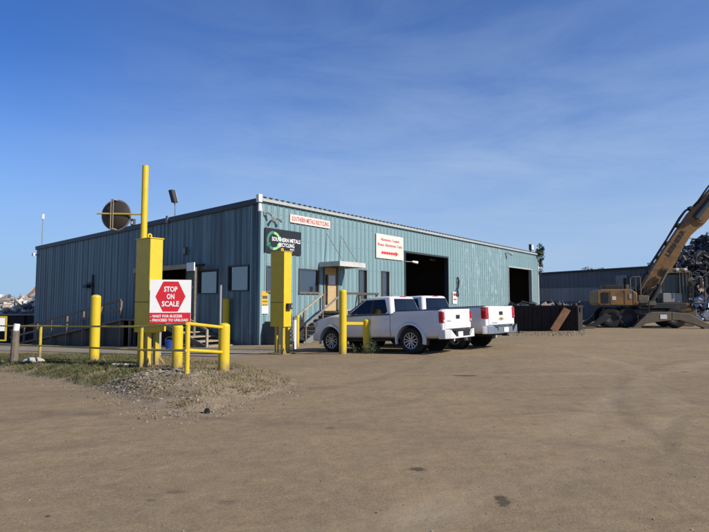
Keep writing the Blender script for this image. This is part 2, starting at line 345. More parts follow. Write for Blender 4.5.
# ------------------------------------------------------------------ ground
def ground_mat():
    m = bpy.data.materials.new('dusty_yard'); m.use_nodes = True
    N = m.node_tree.nodes; L = m.node_tree.links; b = N['Principled BSDF']; b.inputs['Roughness'].default_value = .95
    b.inputs['Specular IOR Level'].default_value = .2
    tc = N.new('ShaderNodeTexCoord')
    def noise(scale, detail=8, rough=.65, stretch=None, rot=0):
        n = N.new('ShaderNodeTexNoise'); n.inputs['Scale'].default_value = scale; n.inputs['Detail'].default_value = detail; n.inputs['Roughness'].default_value = rough
        if stretch:
            m0 = N.new('ShaderNodeMapping'); m0.inputs['Rotation'].default_value = (0, 0, rot); L.new(tc.outputs['Object'], m0.inputs['Vector'])
            m1 = N.new('ShaderNodeMapping'); m1.inputs['Scale'].default_value = stretch; L.new(m0.outputs[0], m1.inputs['Vector']); L.new(m1.outputs[0], n.inputs['Vector'])
        else: L.new(tc.outputs['Object'], n.inputs['Vector'])
        return n.outputs['Fac']
    def ramp(f, p0, p1, c0=(0, 0, 0), c1=(1, 1, 1)):
        r = N.new('ShaderNodeValToRGB'); e = r.color_ramp.elements
        e[0].position = p0; e[1].position = p1; e[0].color = (*c0, 1); e[1].color = (*c1, 1); L.new(f, r.inputs['Fac']); return r.outputs['Color']
    def mix(f, a, c, mode='MIX', k=None):
        x = N.new('ShaderNodeMixRGB'); x.blend_type = mode
        if isinstance(f, float): x.inputs['Fac'].default_value = f
        else: L.new(f, x.inputs['Fac'])
        L.new(a, x.inputs[1])
        if isinstance(c, tuple): x.inputs[2].default_value = (*c, 1)
        else: L.new(c, x.inputs[2])
        return x.outputs[0]
    def math_(op, a, bb):
        x = N.new('ShaderNodeMath'); x.operation = op
        for i, q in enumerate((a, bb)):
            if isinstance(q, (int, float)): x.inputs[i].default_value = q
            else: L.new(q, x.inputs[i])
        return x.outputs[0]
    base = ramp(noise(.16, 6), .36, .66, (.272, .207, .132), (.344, .261, .157))
    base = mix(ramp(noise(.9, 9, .7), .45, .75), base, (.246, .193, .132))
    base = mix(math_('MULTIPLY', ramp(noise(.42, 8, .7, (.22, 1.6, 1), R(-8)), .50, .72), .34), base, (.188, .150, .108))
    base = mix(math_('MULTIPLY', ramp(noise(.5, 8, .6, (.10, 1.5, 1), R(-38)), .52, .70), .40), base, (.372, .294, .184))
    # tyre tracks: narrow ribbons of compacted dark dust
    base = mix(math_('MULTIPLY', ramp(noise(1.5, 5, .55, (.05, 2.2, 1), R(-16)), .56, .66), .16), base, (.165, .131, .094))
    base = mix(math_('MULTIPLY', ramp(noise(2.0, 4, .5, (.04, 1.9, 1), R(28)), .60, .68), .16), base, (.170, .135, .098))
    fine = ramp(noise(38, 8, .75), .3, .75, (.70, .70, .70), (1.26, 1.25, 1.22))
    base = mix(1.0, base, fine, 'MULTIPLY')
    fine = ramp(noise(120, 6, .8), .34, .7, (.66, .66, .66), (1.30, 1.28, 1.25))
    base = mix(1.0, base, fine, 'MULTIPLY')
    med = ramp(noise(6, 6, .7), .3, .7, (.84, .84, .84), (1.12, 1.12, 1.12))
    base = mix(1.0, base, med, 'MULTIPLY')
    speck = N.new('ShaderNodeTexVoronoi'); speck.inputs['Scale'].default_value = 16; L.new(tc.outputs['Object'], speck.inputs['Vector'])
    sp = ramp(speck.outputs['Distance'], .06, .12, (1, 1, 1), (0, 0, 0))
    base = mix(math_('MULTIPLY', sp, math_('MULTIPLY', ramp(noise(1.1), .5, .62), .5)), base, (.44, .38, .30))
    # oil spots
    wob = N.new('ShaderNodeTexNoise'); wob.inputs['Scale'].default_value = 9; wob.inputs['Detail'].default_value = 5; L.new(tc.outputs['Object'], wob.inputs['Vector'])
    for px, py, rx, ry, k in ((502, 501, .075, .12, .75), (416, 469, .10, .06, .75), (465, 375.5, .30, .14, .8), (623, 441, .03, .03, .7), (518, 505, .02, .015, .9), (48, 516, .025, .02, .9),
                              (111, 487, .18, .08, .22), (177, 492, .10, .05, .38), (228, 502, .12, .06, .25), (560, 395, .5, .12, .2), (430, 392, .4, .10, .2), (150, 500, .05, .03, .4), (330, 428, .06, .06, .5), (684, 372, .12, .12, .6)):
        p = G0(px, py)
        s = N.new('ShaderNodeVectorMath'); s.operation = 'SUBTRACT'; L.new(tc.outputs['Object'], s.inputs[0]); s.inputs[1].default_value = p
        d = N.new('ShaderNodeVectorMath'); d.operation = 'DIVIDE'; L.new(s.outputs[0], d.inputs[0]); d.inputs[1].default_value = (rx, ry, 50)
        ln = N.new('ShaderNodeVectorMath'); ln.operation = 'LENGTH'; L.new(d.outputs[0], ln.inputs[0])
        v = math_('ADD', ln.outputs['Value'], math_('MULTIPLY', math_('SUBTRACT', wob.outputs['Fac'], .5), 2.2))
        base = mix(math_('MULTIPLY', ramp(v, .55, 1.05, (1, 1, 1), (0, 0, 0)), k), base, (.045, .039, .032))
    # turning tracks: pairs of worn arcs
    wv = N.new('ShaderNodeTexNoise'); wv.inputs['Scale'].default_value = .5; wv.inputs['Detail'].default_value = 3; L.new(tc.outputs['Object'], wv.inputs['Vector'])
    brk = ramp(noise(.35, 6, .7), .42, .62)
    tread = ramp(noise(7, 6, .8), .3, .7, (.45, .45, .45), (1, 1, 1))
    arcs_h = None
    for cx, cy, rad, wd, k, dark in ((-7.5, 16.5, 9.6, .24, .5, 1), (-7.5, 16.5, 11.5, .24, .45, 1), (-6.0, 15.2, 12.9, .30, .42, 0), (16, 3.5, 11.0, .22, .5, 1), (16, 3.5, 12.9, .22, .5, 1),
                                    (40, -22, 42.0, .26, .55, 1), (40, -22, 44.0, .26, .5, 1), (40, -22, 47.2, .34, .45, 0), (-12, -34, 42.5, .24, .5, 1), (-12, -34, 44.5, .24, .45, 1), (3, 38, 26.4, .3, .45, 0), (3, 38, 28.3, .3, .5, 1), (9, 1.5, 5.6, .16, .5, 1), (9, 1.5, 7.2, .16, .5, 1), (-26, 30, 31, .5, .35, 1)):
        s = N.new('ShaderNodeVectorMath'); s.operation = 'SUBTRACT'; L.new(tc.outputs['Object'], s.inputs[0]); s.inputs[1].default_value = (cx, cy, 0)
        d = N.new('ShaderNodeVectorMath'); d.operation = 'MULTIPLY'; L.new(s.outputs[0], d.inputs[0]); d.inputs[1].default_value = (1, 1, 0)
        ln = N.new('ShaderNodeVectorMath'); ln.operation = 'LENGTH'; L.new(d.outputs[0], ln.inputs[0])
        q = math_('ABSOLUTE', math_('ADD', math_('SUBTRACT', ln.outputs['Value'], rad), math_('MULTIPLY', math_('SUBTRACT', wv.outputs['Fac'], .5), .9)), 0)
        f = ramp(math_('DIVIDE', q, wd), .25, 1.0, (1, 1, 1), (0, 0, 0))
        f = math_('MULTIPLY', math_('MULTIPLY', f, k), math_('MULTIPLY', brk, tread))
        base = mix(f, base, (.128, .100, .070) if dark else (.40, .325, .225))
        arcs_h = f if arcs_h is None else math_('ADD', arcs_h, f)
    # damp, darker ground in big ragged patches
    base = mix(math_('MULTIPLY', ramp(noise(.22, 10, .72, (1, 1.5, 1), R(20)), .55, .66), .26), base, (.150, .118, .082))
    L.new(base, b.inputs['Base Color'])
    h = math_('ADD', math_('MULTIPLY', noise(45, 8, .8), .35), math_('MULTIPLY', noise(3.5, 6, .6), .9))
    h = math_('ADD', h, math_('MULTIPLY', noise(1.5, 5, .55, (.05, 2.2, 1), R(-16)), .6))
    h = math_('SUBTRACT', h, math_('MULTIPLY', arcs_h, 1.1))
    bu = N.new('ShaderNodeBump'); bu.inputs['Strength'].default_value = .7; bu.inputs['Distance'].default_value = .035
    L.new(h, bu.inputs['Height']); L.new(bu.outputs[0], b.inputs['Normal'])
    return m
def scrape(m):       # pale scraped paint on the stretch between the two big openings
    N = m.node_tree.nodes; L = m.node_tree.links; b = N['Principled BSDF']; src = b.inputs['Base Color'].links[0].from_socket
    tc = N.new('ShaderNodeTexCoord'); sx = N.new('ShaderNodeSeparateXYZ'); L.new(tc.outputs['Object'], sx.inputs[0])
    def mrange(o, a, b_, c, d):
        r = N.new('ShaderNodeMapRange'); r.interpolation_type = 'SMOOTHSTEP'
        for k, v in zip(('From Min', 'From Max', 'To Min', 'To Max'), (a, b_, c, d)): r.inputs[k].default_value = v
        L.new(o, r.inputs['Value']); return r.outputs[0]
    def mul(a, b_):
        x = N.new('ShaderNodeMath'); x.operation = 'MULTIPLY'; L.new(a, x.inputs[0]); L.new(b_, x.inputs[1]); return x.outputs[0]
    mp = N.new('ShaderNodeMapping'); mp.inputs['Scale'].default_value = (1.3, 1, .45); mp.inputs['Rotation'].default_value = (0, R(24), 0); L.new(tc.outputs['Object'], mp.inputs[0])
    n = N.new('ShaderNodeTexNoise'); n.inputs['Scale'].default_value = 1.5; n.inputs['Detail'].default_value = 12; n.inputs['Roughness'].default_value = .75; n.inputs['Distortion'].default_value = 1.2; L.new(mp.outputs[0], n.inputs['Vector'])
    f = mul(mrange(n.outputs['Fac'], .51, .63, 0, .55), mul(mrange(sx.outputs['X'], 19.5, 22, 0, 1), mrange(sx.outputs['X'], 28, 30.5, 1, 0)))
    mx = N.new('ShaderNodeMixRGB'); L.new(f, mx.inputs['Fac']); L.new(src, mx.inputs[1]); mx.inputs[2].default_value = (.46, .55, .55, 1); o = mx.outputs[0]
    mp2 = N.new('ShaderNodeMapping'); mp2.inputs['Scale'].default_value = (5, 5, .12); L.new(tc.outputs['Object'], mp2.inputs[0])
    n2 = N.new('ShaderNodeTexNoise'); n2.inputs['Scale'].default_value = 1.4; n2.inputs['Detail'].default_value = 8; n2.inputs['Roughness'].default_value = .7; L.new(mp2.outputs[0], n2.inputs['Vector'])
    mx2 = N.new('ShaderNodeMixRGB'); L.new(mrange(n2.outputs['Fac'], .56, .72, 0, .55), mx2.inputs['Fac']); L.new(o, mx2.inputs[1]); mx2.inputs[2].default_value = (.075, .115, .125, 1)
    L.new(mx2.outputs[0], b.inputs['Base Color'])
scrape(M['siding'])
M['siding_shaded'] = mat('shaded_streaked_teal_siding', (.170, .272, .290), .5, var=.22, scale=1.0, stretch=(2.6, 2.6, .14), dirt=(.30, .37, .385), dirt_amt=.22, dirt_scale=1.5, bump=.05, bscale=4)  # darker copy of the front wall paint, with the side wall's shade in it
def shade_streaks(m):      # weathered runs; the dark ones also paint the wall's shade into the colour
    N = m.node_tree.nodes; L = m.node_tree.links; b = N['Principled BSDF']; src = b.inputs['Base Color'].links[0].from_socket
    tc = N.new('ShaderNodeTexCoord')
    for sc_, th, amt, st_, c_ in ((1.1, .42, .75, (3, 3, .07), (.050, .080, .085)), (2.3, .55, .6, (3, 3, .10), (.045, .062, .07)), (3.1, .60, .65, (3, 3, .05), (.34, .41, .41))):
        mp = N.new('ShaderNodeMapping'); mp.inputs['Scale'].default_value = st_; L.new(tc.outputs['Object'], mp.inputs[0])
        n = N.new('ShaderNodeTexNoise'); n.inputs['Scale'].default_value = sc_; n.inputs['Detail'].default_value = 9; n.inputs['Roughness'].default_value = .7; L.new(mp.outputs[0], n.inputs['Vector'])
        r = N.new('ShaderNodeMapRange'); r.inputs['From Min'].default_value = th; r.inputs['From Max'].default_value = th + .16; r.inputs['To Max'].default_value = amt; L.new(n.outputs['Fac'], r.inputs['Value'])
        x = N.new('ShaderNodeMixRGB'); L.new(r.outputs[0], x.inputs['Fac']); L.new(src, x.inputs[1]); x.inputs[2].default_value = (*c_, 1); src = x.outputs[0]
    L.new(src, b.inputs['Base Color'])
shade_streaks(M['siding_shaded'])
grime(M['siding'], (.15, .125, .09), -.3, .7, .7, 1.6); grime(M['siding_shaded'], (.10, .09, .07), -.3, .6, .6, 1.6)
M['ground'] = ground_mat()
us = [-4000, -800, -200, -80, -40, -20, 0, 20, 40, 80, 200, 800, 4000]
vsl = [-4000, -800, -200, -60, -20, 0, 4, 5.5] + [6 + .5 * i for i in range(17)] + [16, 20, 26, 32, 38, 44, 47, 50, 52, 56, 70, 120, 400, 1200, 4000]
mb = MB(); vv = []
for v in vsl:
    for u in us:
        p = U * u + V * v; vv.append((p.x, p.y, g0(p.x, p.y)))
n = len(us)
mb.add(vv, [(i * n + j, i * n + j + 1, (i + 1) * n + j + 1, (i + 1) * n + j) for i in range(len(vsl) - 1) for j in range(n - 1)])
tag(mb.build('ground', M['ground'], smooth_=False), kind='structure')

# building frame: x along the long front, y along the shaded side wall
B0 = G0(259.5, 345); BZ = B0.z
def W(x, y, z=0): p = B0 + Vector((U.x, U.y, 0)) * x + Vector((V.x, V.y, 0)) * y; return Vector((p.x, p.y, BZ + z))
def loc(p): d = Vector(p) - B0; return Vector((d.x * U.x + d.y * U.y, d.x * V.x + d.y * V.y, p[2] - BZ))
def FP(px, py, y0=0):      # pixel on a plane parallel to the front -> (x, z)
    d = ray(px, py); o = Vector((0, 0, CAMZ))
    den = d.x * V.x + d.y * V.y; t = ((B0.x * V.x + B0.y * V.y) + y0) / den
    q = loc(o + d * t); return q.x, q.z
def LP(px, py, x0=0):      # pixel on a plane parallel to the side wall -> (y, z)
    d = ray(px, py); o = Vector((0, 0, CAMZ))
    den = d.x * U.x + d.y * U.y; t = ((B0.x * U.x + B0.y * U.y) + x0) / den
    q = loc(o + d * t); return q.y, q.z
def gl(x, y): p = W(x, y); return g0(p.x, p.y) - BZ

# weighing scale deck along the side wall
q = loc(G0(228, 357)); SX = q.x
deck = mat('scale_deck_concrete', (.285, .240, .182), .9, var=.25, scale=1.5, dirt=(.13, .11, .09), dirt_amt=.3, dirt_scale=.8, bump=.15)
mb = MB(); rows = [q.y + 1.6 - i * .8 for i in range(-40, 3)]
vv = []
for y in rows:
    for x in (SX, SX + 3.1):
        p = W(x, y); vv.append((p.x, p.y, g0(p.x, p.y) + .006))
mb.add(vv, [(2 * i, 2 * i + 1, 2 * i + 3, 2 * i + 2) for i in range(len(rows) - 1)])
tag(mb.build('scale_road', deck), kind='structure')
mb = MB()
for xx in (SX - .06, SX + 3.04):
    for i in range(len(rows) - 1):
        a, b = W(xx, rows[i]), W(xx, rows[i + 1])
        a.z = g0(a.x, a.y) + .012; b.z = g0(b.x, b.y) + .012
        mb.beam(a, b, .06, .03)
tag(mb.build('scale_road_edge', M['grey']), kind='structure')

# verge
def verge_mat():
    m = mat('verge_soil', (.290, .222, .145), .95, var=.42, scale=2.2, dirt=(.165, .140, .068), dirt_amt=.42, dirt_scale=1.3, bump=.9, bscale=30)
    return m
M['verge'] = verge_mat()
xs = [p.x for p in verge]; ys = [p.y for p in verge]; st = .14
nx = int((max(xs) - min(xs) + 1) / st); ny = int((max(ys) - min(ys) + 1) / st)
grid = {}; mb = MB()
vd = {}
for i in range(nx):
    for j in range(ny):
        x = min(xs) - .5 + i * st; y = min(ys) - .5 + j * st
        vd[i, j] = (x, y, vdist(x, y))
def gv(i, j):
    if (i, j) not in grid:
        x, y, d = vd[i, j]; grid[i, j] = len(mb.v)
        mb.v.append((x, y, gh(x, y) + (.006 if d > .1 else -.03 + .036 * max(0, (d + .25) / .35)) + random.uniform(-.012, .012) * (1 if d > .2 else 0)))
    return grid[i, j]
for i in range(nx - 1):
    for j in range(ny - 1):
        if max(vd[i, j][2], vd[i + 1, j][2], vd[i + 1, j + 1][2], vd[i, j + 1][2]) > -.12:
            mb.f.append((gv(i, j), gv(i + 1, j), gv(i + 1, j + 1), gv(i, j + 1)))
vo = tag(mb.build('grass_verge', M['verge'], smooth_=True), kind='structure')

def vnoise(x, y):
    return math.sin(1.9 * x + .7 * math.sin(2.3 * y)) * math.sin(2.7 * y + .9 * math.sin(1.3 * x)) * .5 + .5 * math.sin(5.1 * x + 3.3 * y) * math.sin(4.3 * y - 2.1 * x)
def blades(name, m, cnt, keep, hmin, hmax, wd):
    mb = MB(); k = 0; tries = 0
    while k < cnt and tries < cnt * 30:
        tries += 1
        i = random.randrange(len(verge)); x = random.uniform(min(xs), max(xs)); y = random.uniform(min(ys), max(ys))
        d = vdist(x, y)
        if d < .12 or random.random() > keep(x, y, d): continue
        z = gh(x, y) - .01
        for q in range(3):
            a = random.uniform(0, 6.28); h = random.uniform(hmin, hmax); le = random.uniform(.1, .9) * h; ww = wd * random.uniform(.6, 1.3)
            c, s = math.cos(a), math.sin(a); ox, oy = random.gauss(0, .03), random.gauss(0, .03)
            bx, by = x + ox, y + oy
            mb.add([(bx - s * ww, by + c * ww, z), (bx + s * ww, by - c * ww, z), (bx + c * le * .5, by + s * le * .5, z + h * .7), (bx + c * le, by + s * le, z + h)],
                   [(0, 1, 2), (0, 2, 3)])
        k += 1
    return tag(mb.build(name, m, fix=False), kind='stuff')
rubd = lambda x, y: math.exp(-(((x - rub.x - .1) / 1.0) ** 2 + ((y - rub.y + .1) / .9) ** 2))
def scr(x, y): return 354.5 + F * x / (y * CP)
def k_green(x, y, d):
    s = scr(x, y); a = 1 if s < 128 else max(0, 1 - (s - 128) / 25)
    return a * (.12 + .88 * (vnoise(x * .8, y * .8) > -.12)) * (1 - .97 * rubd(x, y)) * min(1, d / .5) + .05 * (s > 150) * (vnoise(x, y) > .2)
def k_dry(x, y, d):
    s = scr(x, y)
    return (.25 + .75 * (vnoise(x * 1.1 + 3, y) > -.05)) * (1 - .98 * rubd(x, y)) * min(1, d / .35) * (.5 if s < 140 else 1)
blades('green_grass', M['grass'], 15000, k_green, .03, .12, .007)
blades('dry_grass', M['grassdry'], 17000, k_dry, .02, .075, .006)

# gravel and pebbles
def pebbles(name, m, pts):
    mb = MB()
    for x, y, z, r in pts:
        a = random.uniform(0, 6.28); e = [Vector((math.cos(a), math.sin(a), 0)), Vector((-math.sin(a), math.cos(a), 0)), Vector((0, 0, 1))]
        sx, sy, sz = r * random.uniform(.8, 1.5), r * random.uniform(.6, 1.1), r * random.uniform(.4, .8)
        c = Vector((x, y, z + sz * .35)); vs = []
        for zz, rr in ((-.6, .75), (.25, 1.0), (.85, .5)):
            for i in range(5):
                t = i * 1.2566 + zz; q = random.uniform(.8, 1.15)
                vs.append(c + e[0] * (sx * rr * q * math.cos(t)) + e[1] * (sy * rr * q * math.sin(t)) + e[2] * (sz * zz))
        fs = [tuple(range(4, -1, -1)), tuple(range(10, 15))] + [(k * 5 + i, k * 5 + (i + 1) % 5, k * 5 + 5 + (i + 1) % 5, k * 5 + 5 + i) for k in range(2) for i in range(5)]
        mb.add(vs, fs)
    return tag(mb.build(name, m, fix=False), kind='stuff')
pts = []
while len(pts) < 3000:
    x = rub.x + random.gauss(.08, .66); y = rub.y + random.gauss(-.10, .78)
    if vdist(x, y) > .02: pts.append((x, y, gh(x, y), random.choice((.005, .007, .009, .012, .016, .022, .032)) * random.uniform(.7, 1.2)))
while len(pts) < 3900:
    s = random.uniform(180, 300); x = None
    p = G0(s, random.uniform(364, 412))
    if vdist(p.x, p.y) > 0: pts.append((p.x, p.y, gh(p.x, p.y), random.uniform(.006, .018)))
pebbles('gravel', M['pebble'], pts)
pts = []
for k in range(650):
    px = random.uniform(-30, 740); py = 340 + 195 * random.random() ** 1.2
    p = G0(px, py)
    if vdist(p.x, p.y) < 0 and p.y < 22: pts.append((p.x, p.y, p.z, random.choice((.003, .004, .006, .009)) * random.uniform(.6, 1.1)))
for k in range(1100):      # spill along the near edge of the verge
    i = random.randrange(1, 11); a, b = verge[i], verge[i + 1]; q = a.lerp(b, random.random()) + Vector((random.gauss(0, .25), -abs(random.gauss(.0, .34))))
    if vdist(q.x, q.y) < .05: pts.append((q.x, q.y, gh(q.x, q.y), random.choice((.005, .008, .012, .018)) * random.uniform(.6, 1.2)))
pebbles('loose_stones', M['pebble'], pts)
p = GP(33, 362.5)
mb = MB(); rng = random.Random(5); rings = []
for z, r in ((-.05, 1), (.04, 1.02), (.10, .8), (.15, .42)):
    rings.append([Vector((r * .33 * math.cos(t) * rng.uniform(.85, 1.15), r * .2 * math.sin(t) * rng.uniform(.8, 1.2), z * rng.uniform(.9, 1.1))) for t in [i * 6.283 / 11 for i in range(11)]])
mb.loft(rings)
o = mb.build('rock', M['rock']); o.location = p; tag(o, 'pale lump of rock on the grass beside the wooden post', 'rock')
p = G0(207, 413)
mb = MB(); rng = random.Random(9); rings = []
for z, r in ((-.02, 1), (.04, 1.1), (.09, .9), (.11, .5)):
    rings.append([Vector((r * .042 * math.cos(t) * rng.uniform(.85, 1.15), r * .035 * math.sin(t) * rng.uniform(.8, 1.2), z * .62)) for t in [i * 6.283 / 8 for i in range(8)]])
mb.loft(rings)
o = mb.build('rubber_lump', M['black']); o.location = p; tag(o, 'small black lump of rubber lying at the verge edge', 'debris')

# ------------------------------------------------------------------ main building
EAVE = FP(259.5, 199)[1]
LX = FP(537.5, 258)[0]
LY, H1 = LP(37, 247.5)
print('BUILDING', B0, 'eave', EAVE, 'LX', LX, FP(537.5, 258), 'LY', LY, 'H1', H1, 'scale', SX)
bld = empty('steel_shed', B0, TH, 'long teal corrugated steel shed with two dark openings in its sunlit front', 'building')
def openF(a, b, c, d, px=None): # pixel box on the front -> opening (x0,x1,z0,z1)
    x0, z1 = FP(a, b); x1, z1b = FP(c, b if px is None else px); z0 = FP((a + c) / 2, d)[1]; return [x0, x1, z0, (z1 + z1b) / 2]
def openS(a, b, c, d, py2):
    y1, z1 = LP(a, b); y0, z1b = LP(c, py2); z0 = LP((a + c) / 2, d)[1]; return [y0, y1, z0, (z1 + z1b) / 2]
O1 = openF(405, 252.5, 447.3, 290, 258.3); O1[2] = -.2
O2 = openF(508.3, 267.3, 531, 295, 270); O2[2] = -.2
W1 = openF(299.3, 269.3, 318, 291.8, 270.6)
W0 = openF(266.8, 266.5, 275, 290.5, 267.5)
W2 = openF(359.3, 270.3, 365.9, 300, 271.0)
W3 = openF(381.9, 271.6, 388.3, 300, 272.3)
DR = openF(324.2, 267, 336.6, 311, 268.5)
for q in (W2, W3): q[2] = W1[2] - .35
S1 = openS(199.2, 271.8, 217.5, 293, 270.2); S2 = openS(229.5, 267.6, 248.6, 290, 265.4)
SD = openS(160, 272, 186.5, 318, 268)
print('openings', O1, O2, W1, W2, W3, DR, S1, S2, SD)
def siding(name, length, top, holes, fn, m, pitch=.40, rib=.035, z0=-2.2, parent=None):
    # fn(a, z, off) -> local point; off is outwards
    br = set([0, length]); prof = []
    k = 0
    while k * pitch < length:
        x = k * pitch
        for dx, o in ((0, 0), (pitch - .16, 0), (pitch - .135, rib), (pitch - .07, rib), (pitch - .05, 0), (pitch - .042, -.05), (pitch - .016, -.05), (pitch - .008, 0)):
            if x + dx < length: prof.append((x + dx, o)); br.add(x + dx)
        for dx in (pitch * .29, pitch * .32): pass
        k += 1
    prof.append((length, 0))
    for h in holes: br.add(h[0]); br.add(h[1])
    br = sorted(br)
    def off(x):
        for (a, oa), (b, ob) in zip(prof, prof[1:]):
            if a <= x <= b: return oa + (ob - oa) * (x - a) / max(1e-6, b - a)
        return 0
    mb = MB()
    for a, b in zip(br, br[1:]):
        if b - a < 1e-5: continue
        mid = (a + b) / 2; iv = [(z0, None)]; hs = sorted([h for h in holes if h[0] <= mid <= h[1]], key=lambda h: h[2])
        zz = z0; segs = []
        for h in hs:
            if h[2] > zz: segs.append((zz, h[2]))
            zz = h[3]
        segs.append((zz, None))
        for s0, s1 in segs:
            t0 = s1 if s1 is not None else top(a); t1 = s1 if s1 is not None else top(b)
            mb.add([fn(a, s0, off(a)), fn(b, s0, off(b)), fn(b, t1, off(b)), fn(a, t0, off(a))], [(0, 1, 2, 3)])
    return mb.build(name, m, parent, fix=False)
fF = lambda a, z, o: (a, -o, z)
fS = lambda a, z, o: (-o, a, z)
tagp = lambda o, l: tag(o, label=l)
ws = siding('wall', LX, lambda a: EAVE, [O1, O2, W0, W1, W2, W3, DR], fF, M['siding'], parent=bld); tagp(ws, 'sunlit pale teal ribbed front wall')
wl = siding('wall', LY, lambda a: EAVE + (H1 - EAVE) * a / LY, [S1, S2, SD], fS, M['siding_shaded'], parent=bld); tagp(wl, 'shaded dark teal ribbed side wall')
EB = H1
mb = MB(); mb.add([(LX, 0, -2), (LX, LY, -2), (LX, LY, EB), (LX, 0, EAVE)], [(0, 1, 2, 3)]); mb.add([(0, LY, -2), (LX, LY, -2), (LX, LY, EB), (0, LY, EB)], [(0, 1, 2, 3)])
mb.build('back_wall', M['siding'], bld)
def screws(par, length, zs, fn, holes):
    mb = MB(); rng = random.Random(4)
    for z in zs:
        x = .12
        while x < length - .1:
            if not any(h[0] - .05 < x < h[1] + .05 and h[2] - .05 < z < h[3] + .05 for h in holes):
                p = Vector(fn(x, z + rng.uniform(-.01, .01), .004)); n_ = (Vector(fn(x, z, 1)) - Vector(fn(x, z, 0))).normalized(); mb.cyl(p - n_ * .01, p + n_ * .012, .016, n=5)
            x += .40
    tag(mb.build('screws', M['dark_trim'], par), kind='stuff')
screws(ws, LX, (1.3, 2.6, 3.9, 5.2, 6.4), fF, [O1, O2, W0, W1, W2, W3, DR])
# roof with rib ends showing at the eave
mb = MB()
mb.obox((-.10, -.12, EAVE + .03), (LX + .2, 0, 0), (0, LY + .2, (EB - EAVE) * (LY + .2) / LY), (0, 0, .05))
rf = mb.build('roof', M['roof'], bld)
mb = MB(); x = .05
while x < LX - .1:
    mb.obox((x, -.16, EAVE + .082), (.16, 0, 0), (0, LY, (EB - EAVE)), (0, 0, .05)); x += .40
tag(mb.build('roof_ribs', M['dark_trim'], rf), kind='stuff')
mb = MB(); mb.box(-.04, LX + .06, -.155, -.05, EAVE - .10, EAVE + .028)
mb.build('eave_trim', M['trim'], bld)
mb = MB(); mb.obox((-.12, -.1, EAVE - .20), (.10, 0, 0), (0, LY + .1, EB - EAVE), (0, 0, .27)); mb.build('rake_trim', M['dark_trim'], bld)
mb = MB(); mb.box(-.07, .10, -.065, .06, -2, EAVE - .21); tagp(mb.build('corner_trim', M['siding'], bld), 'pale corner flashing')
mb = MB(); mb.box(LX - .10, LX + .06, -.07, .06, -2, EAVE - .12); mb.build('corner_trim', M['cream'], bld)
mb = MB(); y = .55
mb.cyl((-.10, y, -.1), (-.10, y, EAVE - .25), .045, n=10); mb.build('downpipe', M['siding'], bld, smooth_=True)
# interior
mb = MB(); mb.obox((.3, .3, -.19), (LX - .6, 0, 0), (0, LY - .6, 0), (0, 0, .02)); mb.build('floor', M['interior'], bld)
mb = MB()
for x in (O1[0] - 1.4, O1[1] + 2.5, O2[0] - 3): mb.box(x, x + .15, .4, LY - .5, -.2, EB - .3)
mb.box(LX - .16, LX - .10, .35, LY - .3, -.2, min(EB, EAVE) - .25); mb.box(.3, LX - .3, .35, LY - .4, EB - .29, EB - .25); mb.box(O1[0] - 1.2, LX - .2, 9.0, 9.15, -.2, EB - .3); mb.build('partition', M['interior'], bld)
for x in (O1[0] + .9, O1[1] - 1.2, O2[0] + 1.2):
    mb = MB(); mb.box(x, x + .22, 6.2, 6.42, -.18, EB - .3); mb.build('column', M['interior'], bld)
for x0, x1, z0, z1 in (O1, O2):
    mb = MB()
    mb.box(x0 - .10, x0 + .0, -.06, .25, -.2, z1 + .0); mb.box(x1, x1 + .10, -.06, .25, -.2, z1); mb.box(x0 - .10, x1 + .10, -.06, .25, z1 + .001, z1 + .12)
    mb.build('opening_frame', M['dark_trim'] if x0 < 20 else M['trim'], bld)
def windowF(h, mull=False, bottom=.05):
    x0, x1, z0, z1 = h
    mb = MB(); t = .055
    mb.box(x0 - t, x0, -.065, .09, z0 - t, z1 + t); mb.box(x1, x1 + t, -.065, .09, z0 - t, z1 + t)
    mb.box(x0, x1, -.064, .088, z1, z1 + t); mb.box(x0, x1, -.064, .088, z0 - t, z0)
    f = mb.build('window', M['frame'], bld)
    mb = MB(); mb.box(x0 - .08, x1 + .08, -.10, -.066, z0 - t - .05, z0 - t + .02); mb.build('sill', M['wood'], f)
    mb = MB(); mb.box(x0, x1, .05, .07, z0, z1); mb.build('pane', M['glass'], f)
for h in (W0, W1, W2, W3): windowF(h)
def windowS(h):
    y0, y1, z0, z1 = h; mb = MB(); t = .06
    mb.box(-.065, .09, y0 - t, y0, z0 - t, z1 + t); mb.box(-.065, .09, y1, y1 + t, z0 - t, z1 + t)
    mb.box(-.064, .088, y0, y1, z1, z1 + t); mb.box(-.064, .088, y0, y1, z0 - t, z0)
    f = mb.build('window', M['dark_trim'], bld)
    mb = MB(); mb.box(.05, .07, y0, y1, z0, z1); mb.build('pane', M['glass'], f)
for h in (S1, S2): windowS(h)
# front door
x0, x1, z0, z1 = DR
mb = MB(); mb.box(x0 - .09, x0, -.06, .12, z0, z1 + .09); mb.box(x1, x1 + .09, -.06, .12, z0, z1 + .09); mb.box(x0, x1, -.06, .12, z1, z1 + .09)
mb.build('door_frame', M['frame'], bld)
mb = MB(); mb.box(x0, x1, .02, .07, z0, z1); d = tagp(mb.build('door', M['door'], bld), 'tan weathered entrance door')
mb = MB(); mb.box(x0 + .12, x0 + .30, -.004, .019, z0 + .35, z1 - .4); mb.build('door_glass', M['glass'], d)
mb = MB(); mb.box(x0 + .40, x1 - .14, -.002, .019, z1 - .95, z1 - .42); tagp(mb.build('notice', M['paper'], d), 'white notice on the door')
mb = MB(); mb.cyl((x0 + .08, .02, z0 + 1.0), (x0 + .08, -.06, z0 + 1.0), .03, n=8); mb.build('handle', M['chrome'], d)
